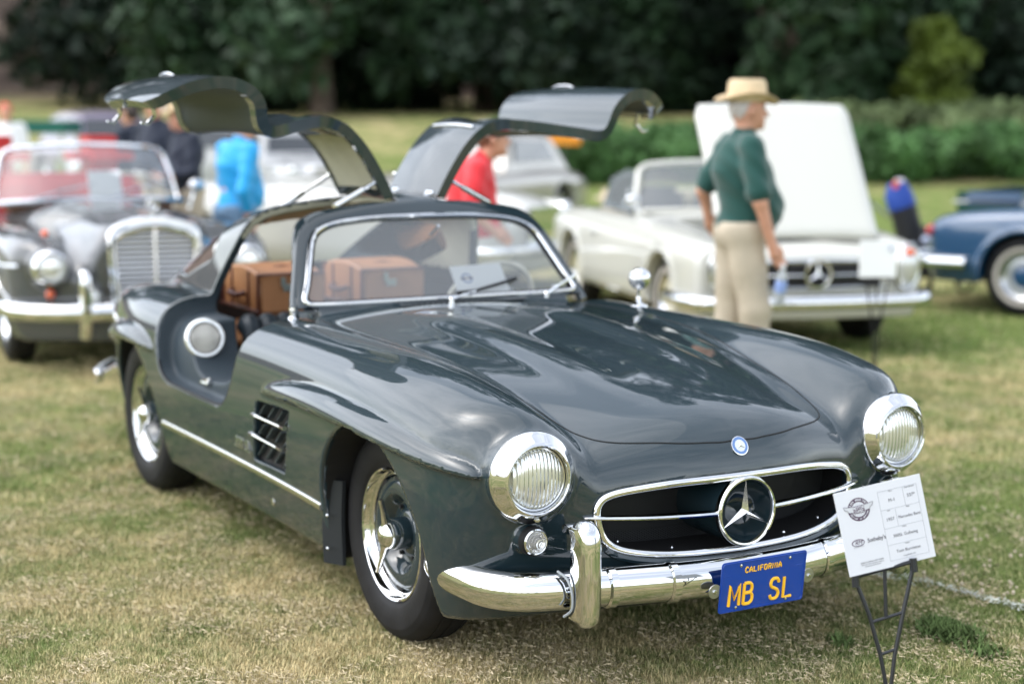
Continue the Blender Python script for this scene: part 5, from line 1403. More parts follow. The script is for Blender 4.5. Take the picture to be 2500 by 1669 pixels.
    MB().lathe([(.150*s+belly*.02, -.016), (.154*s+belly*.02, 0), (.150*s+belly*.02, .016)], 28, P(.012+belly*.2, 0, .955), (0, 0, 1)).build('belt', mat('belt_brown', (.10, .055, .03), .5), root)
    for i in (0, 1):
        a = ank[i]; MB().ball((a[0]+.055*s, a[1], .045*s), .1*s, 12, (1.35, .48, .45)).build('shoe', mat('shoe_'+str(shoe[0]), shoe, .4), root)
    if hair:
        hf = lambda x, y, z: smax(smax(ell(x, y, z, (hd[0]-.015*s, hd[1], hd[2]+.022*s), (.106*s, .084*s, .110*s)), (x-hd[0]-(.045 if not hat else -.02)*s)-.35*(z-hd[2]-.03*s), .01), (hd[2]-(.055 if not hat else .045)*s)-z-.3*(hd[0]-x), .02)+(.005 if hat else .002)+.004*np.sin(x*90)*np.sin(z*80+y*60)
        V, Q, N = sdf_mesh(hf, (hd[0]-.2, -.2, hd[2]-.2), (hd[0]+.2, .2, hd[2]+.2), .010, mirror=False, key=label+'h'); mk('hair', V, Q, hair, root, True, N)
    # eyes
    for sg in (-1, 1): MB().ball((hd[0]+.078*s, sg*.03*s, hd[2]+.018*s), .011*s, 8).build('eye', mat('eye_dark', (.05, .04, .035), .3), root)
    if hat:
        c = (hd[0]-.012*s, hd[1], hd[2]+.055*s); hm = hat
        s_ = MB(); n = 40; V = []; F = []; pr = [(.098, -.005), (.100, .0), (.14, -.004), (.165, .0), (.166, .004), (.14, .002), (.104, .006), (.100, .03), (.094, .085), (.080, .100), (.04, .090), (.0001, .082)]
        for r, h in [(r_*(.98 if r_ > .11 else 1.0), h_*1.2) for r_, h_ in pr]:
            for k in range(n):
                a = 2*math.pi*k/n; up = (.040 if r > .13 else (.012 if r > .11 else 0))*abs(math.sin(a))**2.2-(.018 if r > .13 else 0)*max(math.cos(a), 0)**2*1.0; V.append((c[0]+r*math.cos(a)*1.14*s, c[1]+r*math.sin(a)*.94*s, c[2]+(h+up)*s))
        for i in range(len(pr)-1):
            for k in range(n): F.append([i*n+k, i*n+(k+1) % n, (i+1)*n+(k+1) % n, (i+1)*n+k])
        s_.add(V, F); h_ = s_.build('hat', hm, root)
        MB().lathe([(.1015*s, .008*s), (.1025*s, .016*s), (.1005*s, .026*s)], 32, c, (0, 0, 1)).build('hat_band', mat('hat_band', (.30, .22, .13), .7), h_)
    return root
GREEN = mat('green_polo', (.002, .052, .043), .8, 0, sheen=.3, bump=.001, bscale=60); KHAKI = mat('khaki_cotton', (.46, .40, .31), .85, 0, bump=.002, bscale=30, var=.08, vscale=6)
STRAW = mat('straw_hat', (.60, .47, .30), .8, 0, bump=.001, bscale=150, var=.1, vscale=20)
BLUEJ = mat('bright_blue_jacket', (.005, .30, .62), .6, 0, sheen=.2); JEAN = mat('jeans', (.12, .20, .30), .85, var=.2, vscale=8); REDT = mat('red_top', (.62, .025, .035), .8, sheen=.2)
WHT = mat('white_cotton', (.75, .75, .76), .8); NAVY = mat('navy_blazer', (.012, .018, .035), .75); GREYH = mat('grey_hair', (.45, .42, .40), .8); BRH = mat('brown_hair', (.11, .045, .022), .7, bump=.002, bscale=50)
RIGHT = math.atan2(LH[1], LH[0])     # direction of image right
arm_dn = (( .00, -.235, 1.14), (.05, -.235, .89))
SDFILE = 'e_things.py'
man = person(1806, 9.6, RIGHT+.22, 1.78, 'man in green polo and straw hat holding a clear water bottle by the white convertible', GREEN, KHAKI,
       (((.02, -.25, 1.12), (.10, -.24, .88)), ((-.14, .235, 1.16), (-.10, .26, 1.02))), GREYH, STRAW, .0, .014, .045, 'short', (.03, .025, .02))
WB = mat('clear_bottle', (.75, .80, .84), .08, trans=.6, ior=1.2)
hx = .20; bl = empty('water_bottle', tuple(man.matrix_basis @ Vector((.155, -.255, .66))), 0, 'clear plastic water bottle held low in the hatted man\'s hand', 'bottle')
MB().lathe([(.0001, -.10), (.030, -.10), (.032, -.09), (.030, -.02), (.032, .0), (.031, .05), (.024, .08), (.013, .10), (.012, .115)], 20, (0, 0, 0), (.15, 0, 1)).build('bottle_body', WB, bl)
MB().lathe([(.0315, -.03), (.0335, -.02), (.0335, .03), (.0315, .04)], 20, (0, 0, 0), (.15, 0, 1)).build('bottle_label', mat('label_blue', (.25, .35, .65), .4), bl)
MB().lathe([(.014, .112), (.014, .128), (.0001, .130)], 14, (0, 0, 0), (.15, 0, 1)).build('bottle_cap', WHT, bl)
person(572, 12.4, RIGHT+.75, 1.66, 'person in a bright blue jacket and jeans behind the raised passenger door', BLUEJ, JEAN, (((-.10, -.25, 1.12), (-.02, -.22, .92)), ((.05, .24, 1.14), (.16, .2, .98))), mat('light_brown_hair', (.30, .19, .12), .7), None, .10, .018, .04, 'long')
person(1108, 10.2, RIGHT+.10, 1.62, 'woman in a red top and white trousers stooping behind the driver-side door', REDT, WHT, (((.02, -.25, 1.14), (.22, -.18, 1.00)), ((.06, .24, 1.12), (.24, .16, 1.0))), BRH, None, .32, .017, .05, 'short')
person(338, 17.0, RIGHT+2.6, 1.72, 'man in a dark suit standing left of the white-haired man', NAVY, NAVY, (arm_dn, ((.0, .235, 1.14), (.05, .235, .89))), mat('dark_hair', (.03, .02, .015), .6), None, .08, .024, .04, 'long')
person(388, 16.4, RIGHT-2.0, 1.80, 'white-haired man in a navy jacket between two others', NAVY, KHAKI, (arm_dn, ((.05, .235, 1.12), (.2, .15, 1.0))), mat('white_hair', (.72, .70, .68), .8), None, .0, .024, .05, 'long')
p3 = person(462, 15.0, RIGHT-2.6, 1.70, 'judge in navy blazer and straw hat holding papers', NAVY, KHAKI, (((.04, -.24, 1.14), (.26, -.12, 1.08)), ((.04, .24, 1.14), (.26, .10, 1.08))), GREYH, STRAW, .05, .024, .05, 'long')
pap = empty('papers', tuple(p3.matrix_basis @ Vector((.36, 0, 1.05))), RIGHT-2.6, 'white papers held by the judge in the straw hat', 'papers'); MB().box((0, 0, 0), (.22, .30, .012), Matrix.Rotation(-.4, 3, 'Y')).build('sheets', PAPER, pap)
person(22, 21.0, RIGHT-1.2, 1.72, 'person in a white shirt and red cap at the far left edge', WHT, KHAKI, (arm_dn, ((.0, .235, 1.14), (.05, .235, .89))), mat('red_cap', (.55, .06, .04), .7), None, .0, .028, .04, 'short')

# ================================================================== other cars (generic implicit bodies)
def car_at(name, px, D, phi, label):
    """front axle centre over the ground point; phi = how far the nose points to image right of the lens"""
    h = -DH*math.cos(phi)+LH*math.sin(phi); x, y, _ = gpx(px, D)
    return empty(name, (x, y, float(terrain(A([x]), A([y]))[0])), math.atan2(h[1], h[0]), label, 'car')
def car_shape(p):
    T = Tab(p['TX'], p['TS'], p['TZ'], p['TX'][0]-.1, p['TX'][-1]+.1, -.1, 1.0, st=.04, blur=1, blurx=5)
    S = lambda x, z: nint(x, p['SX'], p['SW'])-p.get('tuck', .12)*np.clip((.42-z)/.3, 0, 1)**2-p.get('lean', .08)*np.clip((z-.6)/.4, 0, 1)**2
    WB_ = p['wb']; R0 = p['ra']
    def low(x, s, z):
        g = smax((z-T(x, s))*.95, s-S(x, z), p.get('kr', .14)); g = smax(g, x-(p['nose']-p.get('nc', .35)*s*s-p.get('ns', .0)*np.clip(z-.6, 0, 1)), p.get('kf', .12))
        g = smax(g, p['tail']+.25*s*s-x+.15*(z-.6)**2, .15)
        if 'lampz' in p:
            r = np.sqrt((s-p['lamps'])**2+(z-p['lampz'])**2); nc = smax(r-p['lampr']-.006, x-p['lampx'], .02); nc = smax(nc, .2-x, .05); g = smin(g, nc, .06)
        return g
    def f(x, y, z):
        s = np.abs(y); g = low(x, s, z)
        for xc in (0, -WB_):
            a = np.sqrt((x-xc)**2+(z-.32)**2)-R0; a = np.maximum(a, -(z+.5)); a = smax(a, .50-s, .02)
            fl = np.abs(np.sqrt((x-xc)**2+(z-.32)**2)-R0-.01)-.02; fl = smax(fl, s-S(x, z)-.012, .01); fl = smax(fl, .6-s, .01)
            g = smin(g, smax(fl, .2-z, .01), .05)
            g = smax(g, -a, .015)
        g = smax(g, p.get('floor', .19)-z, .03)
        if 'cab' in p:
            x0, x1, w, zb = p['cab']; c = smax(smax(np.abs(x-(x0+x1)/2)-(x1-x0)/2, s-w, .06), zb-z, .04); g = smax(g, -c, .02)
        if 'bay' in p:
            x0, x1, w, zb = p['bay']; c = smax(smax(np.abs(x-(x0+x1)/2)-(x1-x0)/2, s-w, .03), zb-z, .03); g = smax(g, -c, .015)
        return g
    f.low = low; f.S = S; return f
def nint(x, X, Y):
    g = np.arange(X[0]-.1, X[-1]+.1, .01); key = id(X)
    if key not in _NC: _NC[key] = (g, nspline(X, Y, g))
    g, v = _NC[key]; return np.interp(x, g, v)
_NC = {}
def wheels_for(root, wb, ty, R_, rim, disc, hub, white=None, sides=(-1, 1)):
    ty = .795
    for xc in (0, -wb):
        for sg in sides: wheel('wheel', ty, xc, sg, root, R_, rim, disc, hub, False, whitewall=white)
def round_lamp(root, x, y, z, r, tilt=0.0, name='headlamp', lens=None):
    h = bpy.data.objects.new(name, None); link(h, root); ax = (1, tilt, 0)
    MB().lathe([(r*1.02, -.06), (r*1.04, 0), (r*.98, .03), (r*.84, .045), (r*.80, .03)], 28, (x, y, z), ax).build('bezel', CHROME, h)
    MB().lathe([(r*.82, .02), (r*.6, .045), (r*.3, .055), (.0001, .058)], 24, (x, y, z), ax).build('lens', lens or FLUTE, h)
def bumper_bar(root, pts, hgt, dep, z, name='bumper', n=6):
    P = crv([(a, b, z) for a, b in pts], 5); full = [tuple(p) for p in P]+[(p[0], -p[1], p[2]) for p in P[::-1][1:]]
    MB().tube(full, hgt, 12, flat=dep/hgt if False else None).build(name, CHROME, root)

# ---- grey cabriolet with upright grille and red interior
GREYP = mat('grey_paint', (.050, .055, .060), .4, 0, 1.0, .3); RED = mat('red_leather', (.42, .022, .022), .5, var=.08, vscale=6); LGREY = mat('light_grey_paint', (.33, .33, .34), .35, 0, 1, .4)
pon = car_at('grey_cabriolet', 306, 11.2, math.radians(25), 'dark grey open-top cabriolet with upright chrome grille and red seats at the left')
PP = dict(TX=[-3.95, -3.6, -3.0, -2.4, -1.9, -1.4, -1.0, -.6, -.2, .2, .5, .68, .8], TS=[0, .2, .33, .42, .52, .62, .74, .9],
  TZ=[[.62]*8, [.78]*5+[.76, .74, .66], [.90]*4+[.89, .88, .86, .78], [.94]*4+[.93, .92, .88, .80], [.96, .96, .95, .94, .93, .91, .87, .78], [.98, .97, .96, .94, .92, .90, .86, .77], [1.0, .99, .965, .93, .885, .875, .86, .76], [1.0, .985, .955, .905, .855, .865, .86, .76],
      [.99, .975, .94, .87, .82, .86, .865, .77], [.975, .96, .92, .82, .79, .85, .86, .76], [.96, .94, .89, .75, .74, .81, .82, .72], [.945, .92, .86, .66, .66, .75, .76, .66], [.90, .88, .8, .58, .58, .68, .69, .6]],
  SX=[-4.1, -3.6, -2.7, -1.4, -.4, .2, .55, .75], SW=[.60, .80, .87, .86, .865, .87, .82, .74], wb=2.70, ra=.37, nose=.80, nc=.42, tail=-3.95, kr=.13, kf=.10, lampz=.665, lamps=.625, lampr=.115, lampx=.72, cab=(-2.75, -1.30, .60, .62), lean=.05)
fp = car_shape(PP); V, Q, N = sdf_mesh(fp, (-4.2, -1.0, .1), (1.0, 0, 1.1), .026, key='pon'); mk('body', V, Q, GREYP, pon, True, N)
wheels_for(pon, 2.7, .735, .33, .20, GREYP, CHROME)
for sg in (-1, 1):
    round_lamp(pon, .735, sg*.625, .665, .112); round_lamp(pon, .80, sg*.40, .485, .075, 0, 'fog_lamp')
    MB().ball((.70, sg*.625, .50), .032, 12).build('indicator', mat('orange_lens', (.75, .10, .01), .2, 0, 1), pon)
    MB().ball((.52, sg*.62, .865), .030, 10, (1.5, .8, .9)).build('wing_lamp', mat('amber_lens', (.70, .09, .02), .2, 0, 1), pon)
    o = MB(); o.tube(crv([(.88, sg*.455, .63), (.935, sg*.455, .62), (.945, sg*.455, .5), (.945, sg*.455, .36), (.90, sg*.455, .25)], 4), .036, 10); o.build('overrider', CHROME, pon)
    MB().tube(crv([(-.10, sg*.873, .66), (.25, sg*.875, .66), (.6, sg*.80, .675)], 5), .009, 6).build('side_strip', CHROME, pon)
    MB().tube(crv([(.52, sg*.74, .05+.28), (.40, sg*.885, .52), (.2, sg*.892, .655), (0, sg*.892, .70), (-.2, sg*.89, .655), (-.37, sg*.88, .50)], 6), .012, 6).build('arch_trim', CHROME, pon)
bumper_bar(pon, [(.42, .86), (.62, .83), (.80, .70), (.90, .5), (.935, .25), (.94, 0)], .058, .03, .40)
# upright radiator shell with slats
gsh = [(-.245, .40), (-.262, .60), (-.268, .80), (-.255, .875), (-.20, .915), (-.09, .945), (0, .952)]; gsh = crv(gsh, 4).tolist(); full = gsh+[[-a, b] for a, b in gsh[::-1][1:]]
MB().tube([(.845-.05*(b-.4), a, b) for a, b in full], .030, 10).build('grille_shell', CHROME, pon)
MB().tube([(.855-.05*(b-.4), a*.97, b-.03) for a, b in full if b > .87], .030, 8).build('shell_crown', CHROME, pon)
MB().prism([(.80, a, b) for a, b in full]+[], (-.02, 0, 0)).build('grille_back', mat('grille_grey', (.30, .31, .32), .5, .5), pon)
for k in range(15): z_ = .42+.032*k; MB().tube([(.832, -.235, z_), (.832, .235, z_)], .0075, 6).build('grille_slat', mat('slat_silver', (.70, .71, .72), .25, 1.0), pon)
MB().tube([(.865, 0, .40), (.835, 0, .95)], .014, 8).build('grille_centre_bar', CHROME, pon)
MB().tube([(.80, 0, .965), (.80, 0, 1.02)], .010, 6).build('mascot_stem', CHROME, pon)
MB().tube([(.80, .035*math.cos(a), 1.045+.035*math.sin(a)) for a in np.linspace(0, 6.28, 20)[:-1]], .005, 6, closed=True).build('mascot_ring', CHROME, pon)
star3((.80, 0, 1.045), .035, .006, (0, 1, 0), (0, 0, 1), (1, 0, 0), .2).build('mascot_star', CHROME, pon, smooth=False)
# windscreen
wsP = [(-1.02, 0, 1.00), (-1.06, .35, .99), (-1.18, .60, .965), (-1.27, .665, .975), (-1.36, .63, 1.18), (-1.42, .56, 1.33), (-1.36, .35, 1.365), (-1.33, 0, 1.38)]
wc = crv(wsP, 5).tolist(); wf = wc+[[a, -b, c] for a, b, c in wc[::-1][1:-1]]
MB().tube(wf, .019, 8, closed=True).build('windscreen_frame', CHROME, pon)
MB().tube([(-.99, y_, 1.0-.07*y_*y_) if abs(y_) < .5 else (-.99-.6*(abs(y_)-.5), y_, 1.0-.07*y_*y_) for y_ in np.linspace(-.66, .66, 15)], .020, 8).build('cowl_trim', CHROME, pon)
nb_ = len(wf)//2; gv = []; gf = []
bot = [w for w in wc[:20]]; topw = [w for w in wc[20:]][::-1]; tb = []
for u in np.linspace(-1, 1, 25):
    sgn = 1 if u >= 0 else -1; t = abs(u); b_ = nspline([0, .5, 1], A([[-1.03, 0, 1.0], [-1.08, .38, .985], [-1.27, .655, .975]]), A([t]))[0]; t_ = nspline([0, .5, 1], A([[-1.33, 0, 1.375], [-1.355, .33, 1.36], [-1.42, .56, 1.32]]), A([t]))[0]
    gv += [(b_[0], sgn*b_[1], b_[2]), (t_[0], sgn*t_[1], t_[2])]
for k in range(24): gf.append([2*k, 2*k+2, 2*k+3, 2*k+1])
mk('windscreen', gv, gf, thin_glass('windscreen_glass'), pon)
for sg in (-1, 1):
    MB().box((-1.95, sg*.30, .86), (.16, .50, .52), Matrix.Rotation(-.2, 3, 'Y'), .06).build('seat_back', RED, pon); MB().box((-1.68, sg*.30, .66), (.5, .5, .14), None, .05).build('seat_cushion', RED, pon)
    MB().box((-2.98, sg*.42, 1.25), (.70, .50, .34), None, .14).build('folded_hood', RED, pon)
MB().box((-2.55, 0, .92), (.25, 1.15, .42), None, .08).build('rear_seat', RED, pon); MB().box((-3.0, 0, .98), (.75, 1.36, .22), None, .09).build('hood_cover', RED, pon)
MB().box((-1.22, 0, .93), (.16, 1.2, .10), None, .03).build('dashboard', mat('wood_dash', (.12, .05, .02), .3), pon)
MB().box((-1.15, .10, 1.10), (.012, .24, .20), Matrix.Rotation(-.5, 3, 'Y')).build('paper_notice', PAPER, pon)
MB().tube([(-1.50+.05*math.sin(a), .33+.19*math.cos(a), .99+.17*math.sin(a)) for a in np.linspace(0, 6.28, 28)[:-1]], .012, 8, closed=True).build('steering_wheel', IV, pon)
MB().tube([(-1.22, .74, .90), (-1.22, .78, 1.03)], .012, 8).build('mirror_stem', CHROME, pon); MB().ball((-1.22, .80, 1.07), .055, 12, (.5, 1.2, .9)).build('door_mirror', CHROME, pon)
for y0_, y1_ in ((-.42, .02), (.10, .52)): MB().tube([(-1.00, y0_, 1.01), (-1.10, (y0_+y1_)/2, 1.06), (-1.13, y1_, 1.10)], .007, 6).build('wiper', CHROME, pon)

# ---- ivory roadster with its bonnet raised
IVP = mat('ivory_paint', (.54, .54, .49), .35, 0, 1.0, .4); CREAMW = mat('cream_wheel', (.60, .58, .48), .35, 0, .6)
wh = car_at('ivory_roadster', 1250+1.86*FPX/12.0, 12.0, math.radians(14), 'ivory two-seat convertible with its bonnet raised behind the hatted man')
WP = dict(TX=[-3.4, -3.1, -2.7, -2.2, -1.7, -1.2, -.8, -.4, 0, .4, .65, .8, .95], TS=[0, .2, .4, .55, .68, .78, .9],
  TZ=[[.70]*4+[.69, .68, .6], [.80]*4+[.79, .78, .7], [.85]*4+[.85, .84, .76], [.87]*4+[.87, .865, .78], [.88]*4+[.87, .86, .78], [.90, .90, .895, .885, .87, .86, .78], [.90, .90, .89, .88, .87, .85, .78], [.875, .87, .86, .85, .86, .845, .77],
      [.85, .845, .83, .82, .845, .835, .76], [.82, .81, .79, .785, .82, .81, .74], [.77, .765, .75, .75, .785, .78, .70], [.72, .715, .70, .71, .75, .74, .66], [.62, .62, .60, .62, .66, .65, .58]],
  SX=[-3.5, -3.2, -2.4, -1.2, -.3, .3, .65, .9], SW=[.72, .80, .865, .865, .87, .875, .855, .80], wb=2.40, ra=.355, nose=.80, nc=.10, tail=-3.35, kr=.10, kf=.09, cab=(-2.15, -1.02, .60, .55), bay=(-.72, .58, .50, .60), tuck=.14, floor=.25)
fw = car_shape(WP); V, Q, N = sdf_mesh(fw, (-3.6, -1.0, .1), (1.0, 0, 1.05), .026, key='wh'); mk('body', V, Q, IVP, wh, True, N)
wheels_for(wh, 2.4, .735, .325, .19, CREAMW, CREAMW, mat('whitewall_faded', (.40, .37, .33), .8))
wh.scale = (.97,)*3
# raised panel: hinged at the front, trapezoid with rounded corners, slight crown
hb_ = []; nu_, nv_ = 17, 15
for j in range(nv_):
    v = j/(nv_-1); Ln = 1.12
    for i in range(nu_):
        u = -1+2*i/(nu_-1); w_ = .60*(1 if v < .93 else .985-.04*((v-.93)/.07)**2); crown = .030*(1-u*u)
        ang = math.radians(57); hb_.append((.54-math.cos(ang)*Ln*v+math.sin(ang)*crown*1, u*w_, .80+math.sin(ang)*Ln*v+math.cos(ang)*crown))
hf_ = [[j*nu_+i, j*nu_+i+1, (j+1)*nu_+i+1, (j+1)*nu_+i] for j in range(nv_-1) for i in range(nu_-1)]
h_ = mk('raised_bonnet', hb_, hf_, IVP, wh, True); m_ = h_.modifiers.new('t', 'SOLIDIFY'); m_.thickness = .03
MB().box((-.10, 0, .66), (.95, .80, .16), None, .05).build('engine', mat('engine_dark', (.05, .05, .055), .5, .3), wh)
MB().box((.10, .1, .78), (.40, .22, .10), None, .04).build('cylinder_head', mat('engine_alloy', (.30, .31, .32), .4, .8), wh)
MB().box((.815, 0, .565), (.02, .98, .165), None, .006).build('grille_back', BLACK, wh)
MB().tube(crv([(.80, -.52, .65), (.825, -.3, .662), (.83, 0, .668), (.825, .3, .662), (.80, .52, .65)], 5), .013, 8).build('grille_top_trim', CHROME, wh)
MB().tube(crv([(.80, -.52, .48), (.825, 0, .475), (.80, .52, .48)], 5), .010, 8).build('grille_bottom_trim', CHROME, wh)
for sg in (-1, 1):
    MB().tube([(.845, sg*.11, .568), (.825, sg*.51, .568)], .022, 8, flat=.5).build('grille_bar', CHROME, wh)
    lb = bpy.data.objects.new('headlamp', None); link(lb, wh); c = (.800, sg*.695, .615)
    MB().ball(c, .105, 20, (.62, .85, 1.45)).build('lamp_cover', mat('lamp_glass_pale', (.55, .57, .56), .12, .4, 1.0), lb)
    MB().tube([(.815, sg*.695+.088*math.cos(a), .615+.155*math.sin(a)) for a in np.linspace(0, 6.28, 30)[:-1]], .012, 8, closed=True).build('lamp_rim', CHROME, lb)
    MB().ball((.845, sg*.695, .715), .038, 10, (.6, 1.1, .7)).build('indicator', mat('orange_lens'), lb)
MB().lathe([(.080, -.01), (.082, .0), (.090, .010), (.100, .010), (.104, .0), (.102, -.01)], 36, (.85, 0, .575), (1, 0, 0)).build('star_ring', CHROME, wh)
star3((.855, 0, .575), .092, .012, (0, 1, 0), (0, 0, 1), (1, 0, 0)).build('star', CHROME, wh, smooth=False)
bumper_bar(wh, [(.30, .91), (.60, .90), (.82, .82), (.90, .60), (.93, .3), (.935, 0)], .052, .03, .385)
MB().tube(crv([(-.35, -.885, .30), (-1.2, -.885, .30), (-2.05, -.885, .30)], 4), .012, 6).build('sill_trim', CHROME, wh)
MB().box((-1.68, -.872, .70), (.12, .02, .02), None, .006).build('door_handle', CHROME, wh)
wsQ = [(-1.00, 0, .915), (-1.03, .35, .91), (-1.12, .60, .90), (-1.17, .66, .90), (-1.29, .62, 1.12), (-1.36, .56, 1.24), (-1.34, .35, 1.275), (-1.32, 0, 1.285)]
wc = crv(wsQ, 5).tolist(); wf = wc+[[a, -b, c] for a, b, c in wc[::-1][1:-1]]
MB().tube(wf, .024, 8, closed=True).build('windscreen_frame', IVP, wh)
gv = []; gf = []
for u in np.linspace(-1, 1, 21):
    sgn = 1 if u >= 0 else -1; t = abs(u); b_ = nspline([0, .5, 1], A([[-1.00, 0, .915], [-1.05, .35, .91], [-1.17, .65, .90]]), A([t]))[0]; t_ = nspline([0, .5, 1], A([[-1.32, 0, 1.285], [-1.335, .33, 1.275], [-1.36, .55, 1.24]]), A([t]))[0]
    gv += [(b_[0], sgn*b_[1], b_[2]), (t_[0], sgn*t_[1], t_[2])]
for k in range(20): gf.append([2*k, 2*k+2, 2*k+3, 2*k+1])
mk('windscreen', gv, gf, thin_glass('tinted_screen', (.72, .80, .80), 1.1, .18), wh)
for sg in (-1, 1):
    MB().box((-1.75, sg*.30, .82), (.16, .48, .5), Matrix.Rotation(-.2, 3, 'Y'), .06).build('seat_back', mat('black_seat', (.02, .02, .022), .5), wh)
    MB().prism([(-1.18, sg*.70, .89), (-1.98, sg*.70, .89), (-1.90, sg*.64, 1.14), (-1.60, sg*.60, 1.22), (-1.36, sg*.59, 1.20)], (0, sg*.006, 0)).build('side_glass', thin_glass('tinted_screen'), wh)
MB().box((-2.35, 0, .94), (.5, 1.20, .14), None, .06).build('folded_roof', mat('tan_canvas', (.50, .42, .30), .8), wh)
MB().tube([(-.98, -.70, .88), (-1.0, -.74, .96)], .010, 8).build('mirror_stem', CHROME, wh); MB().ball((-1.0, -.75, 1.0), .05, 12, (.6, 1.2, .8)).build('door_mirror', CHROME, wh)

# ---- blue roadster cut off by the right edge
BLP = mat('blue_paint', (.005, .050, .125), .3, 0, 1.0, .4)
hbl = LH*math.cos(.62)-DH*math.sin(.62); lbl = A([-hbl[1], hbl[0]]); wx0, wy0, _ = gpx(2502, 13.45)
bl_ = empty('blue_roadster', (wx0+hbl[0]*2.4+lbl[0]*.80, wy0+hbl[1]*2.4+lbl[1]*.80, 0), math.atan2(hbl[1], hbl[0]), 'deep blue convertible seen from the rear corner at the right edge', 'car')
BP = dict(WP); BP.pop('bay')
fb_ = car_shape(BP); V, Q, N = sdf_mesh(fb_, (-3.6, -1.0, .1), (1.0, 0, 1.05), .03, key='bl'); mk('body', V, Q, BLP, bl_, True, N)
wheels_for(bl_, 2.4, .735, .325, .19, mat('silver_wheel', (.5, .52, .54), .3, .6), BLP, mat('whitewall_faded'))
for sg in (-1, 1):
    tl = MB().ball((-3.22, sg*.70, .66), .09, 14, (.5, 1.0, .62)).build('tail_lamp', mat('red_lens', (.45, .02, .02), .1, 0, 1), bl_)
    MB().tube(crv([(-2.85, sg*.895, .42), (-3.25, sg*.88, .42), (-3.42, sg*.70, .42), (-3.46, 0, .42)], 5), .045, 10).build('bumper', CHROME, bl_)
    MB().tube([(-3.42, sg*.55, .36), (-3.47, sg*.55, .44), (-3.44, sg*.55, .54)], .03, 8).build('overrider', CHROME, bl_)
MB().tube([(-.4, -.885, .42), (-2.0, -.885, .42)], .010, 6).build('side_trim', CHROME, bl_)
MB().box((-2.75, 0, .93), (.55, 1.20, .12), None, .05).build('hood_cover', BLP, bl_)
MB().box((-3.0, 0, .895), (.30, .9, .02), None, .006).build('deck_rack', CHROME, bl_)
gc = empty('screen_panel', gpx(2475, 16.6), AWAY, 'dark green board panel standing behind the blue convertible deck', 'panel'); MB().box((0, 0, .60), (.04, 1.15, .54), None, .01).build('board', mat('dark_green_board', (.004, .055, .042), .6), gc)
for y_ in (-.5, .5): MB().tube([(0, y_, 0), (0, y_, .4)], .02, 6).build('leg', BLACK, gc)

# ---- far, soft cars
def far_car(px, D, phi, paint, label, roof=True, scale=1.0, glass=True, hood_up=False, screen=True):
    c = car_at('vintage_car', px, D, phi, label); c.scale = (scale,)*3
    P = dict(TX=[-3.9, -3.4, -2.8, -2.2, -1.6, -1.0, -.5, 0, .4, .7, .9], TS=[0, .3, .5, .68, .85], TZ=[[.6]*5, [.82]*3+[.8, .7], [.93]*3+[.9, .8], [.95]*3+[.92, .82], [.96]*3+[.92, .82], [.97, .96, .92, .9, .8], [.96, .93, .86, .88, .8], [.94, .9, .82, .87, .78], [.90, .85, .74, .82, .72], [.84, .78, .66, .74, .64], [.7, .66, .58, .62, .55]],
             SX=[-4.0, -3.4, -2.6, -1.2, -.2, .4, .8], SW=[.62, .80, .86, .86, .86, .84, .70], wb=2.6, ra=.37, nose=.82, nc=.3, tail=-3.9, lampz=.70, lamps=.62, lampr=.10, lampx=.70)
    if not roof: P['cab'] = (-2.7, -1.2, .6, .6)
    ff = car_shape(P)
    def g(x, y, z):
        v = ff(x, y, z)
        if roof:
            s = np.abs(y); r = smax(z-(1.46-.10*(x+1.95)**2-.15*s*s), s-(.74-.30*np.clip(z-.9, 0, 1)), .12); r = smax(r, x+1.05+.62*(z-.95), .06); r = smax(r, -2.95-x+.75*(z-.95), .08); v = smin(v, r, .05)
        return v
    V, Q, N = sdf_mesh(g, (-4.1, -1.0, .1), (1.0, 0, 1.6), .045, key='far'+str(roof)); mk('body', V, Q, paint, c, True, N)
    wheels_for(c, 2.6, .73, .33, .2, paint, CHROME)
    for sg in (-1, 1): round_lamp(c, .71, sg*.62, .70, .10)
    MB().box((.82, 0, .60), (.04, .60, .34), None, .02).build('grille', CHROME, c); bumper_bar(c, [(.4, .9), (.8, .78), (.95, .4), (.97, 0)], .05, .03, .40)
    if roof:
        DG = mat('far_dark_glass', (.02, .025, .03), .05, 0, 1)
        MB().prism([(-1.10, -.60, .98), (-1.10, .60, .98), (-1.30, .52, 1.30), (-1.30, -.52, 1.30)], (.03, 0, .012)).build('windscreen', DG, c)
        for sg in (-1, 1): MB().prism([(-1.30, sg*.705, 1.0), (-2.6, sg*.705, 1.0), (-2.35, sg*.635, 1.30), (-1.42, sg*.635, 1.32)], (0, sg*.02, .01)).build('side_window', DG, c)
    elif screen:
        MB().tube([(-1.15, -.62, .93), (-1.35, -.55, 1.28), (-1.33, .55, 1.28), (-1.15, .62, .93)], .02, 8).build('windscreen_frame', CHROME, c)
        for sg in (-1, 1): MB().box((-1.9, sg*.3, .9), (.15, .5, .5), None, .06).build('seat_back', mat('black_seat'), c)
    if hood_up:
        MB().box((-.15, 0, 1.30), (1.0, 1.15, .035), Matrix.Rotation(-.75, 3, 'Y'), .015).build('raised_bonnet', paint, c)
    return c
far_car(790, 18.6, math.radians(12), mat('white_car_paint', (.50, .50, .48), .35, 0, 1), 'small white open car seen through the gap under the passenger door', False, .9, screen=False)
far_car(1140, 15.6, math.radians(60), mat('pale_car_paint', (.50, .50, .47), .35, 0, 1), 'pale car nose with round lamp just right of the woman in red', False, screen=False)
far_car(350, 30, math.radians(35), mat('mauve_grey_paint', (.16, .13, .19), .35, 0, 1), 'mauve-grey vintage saloon far behind the grey cabriolet', True, 1.05)
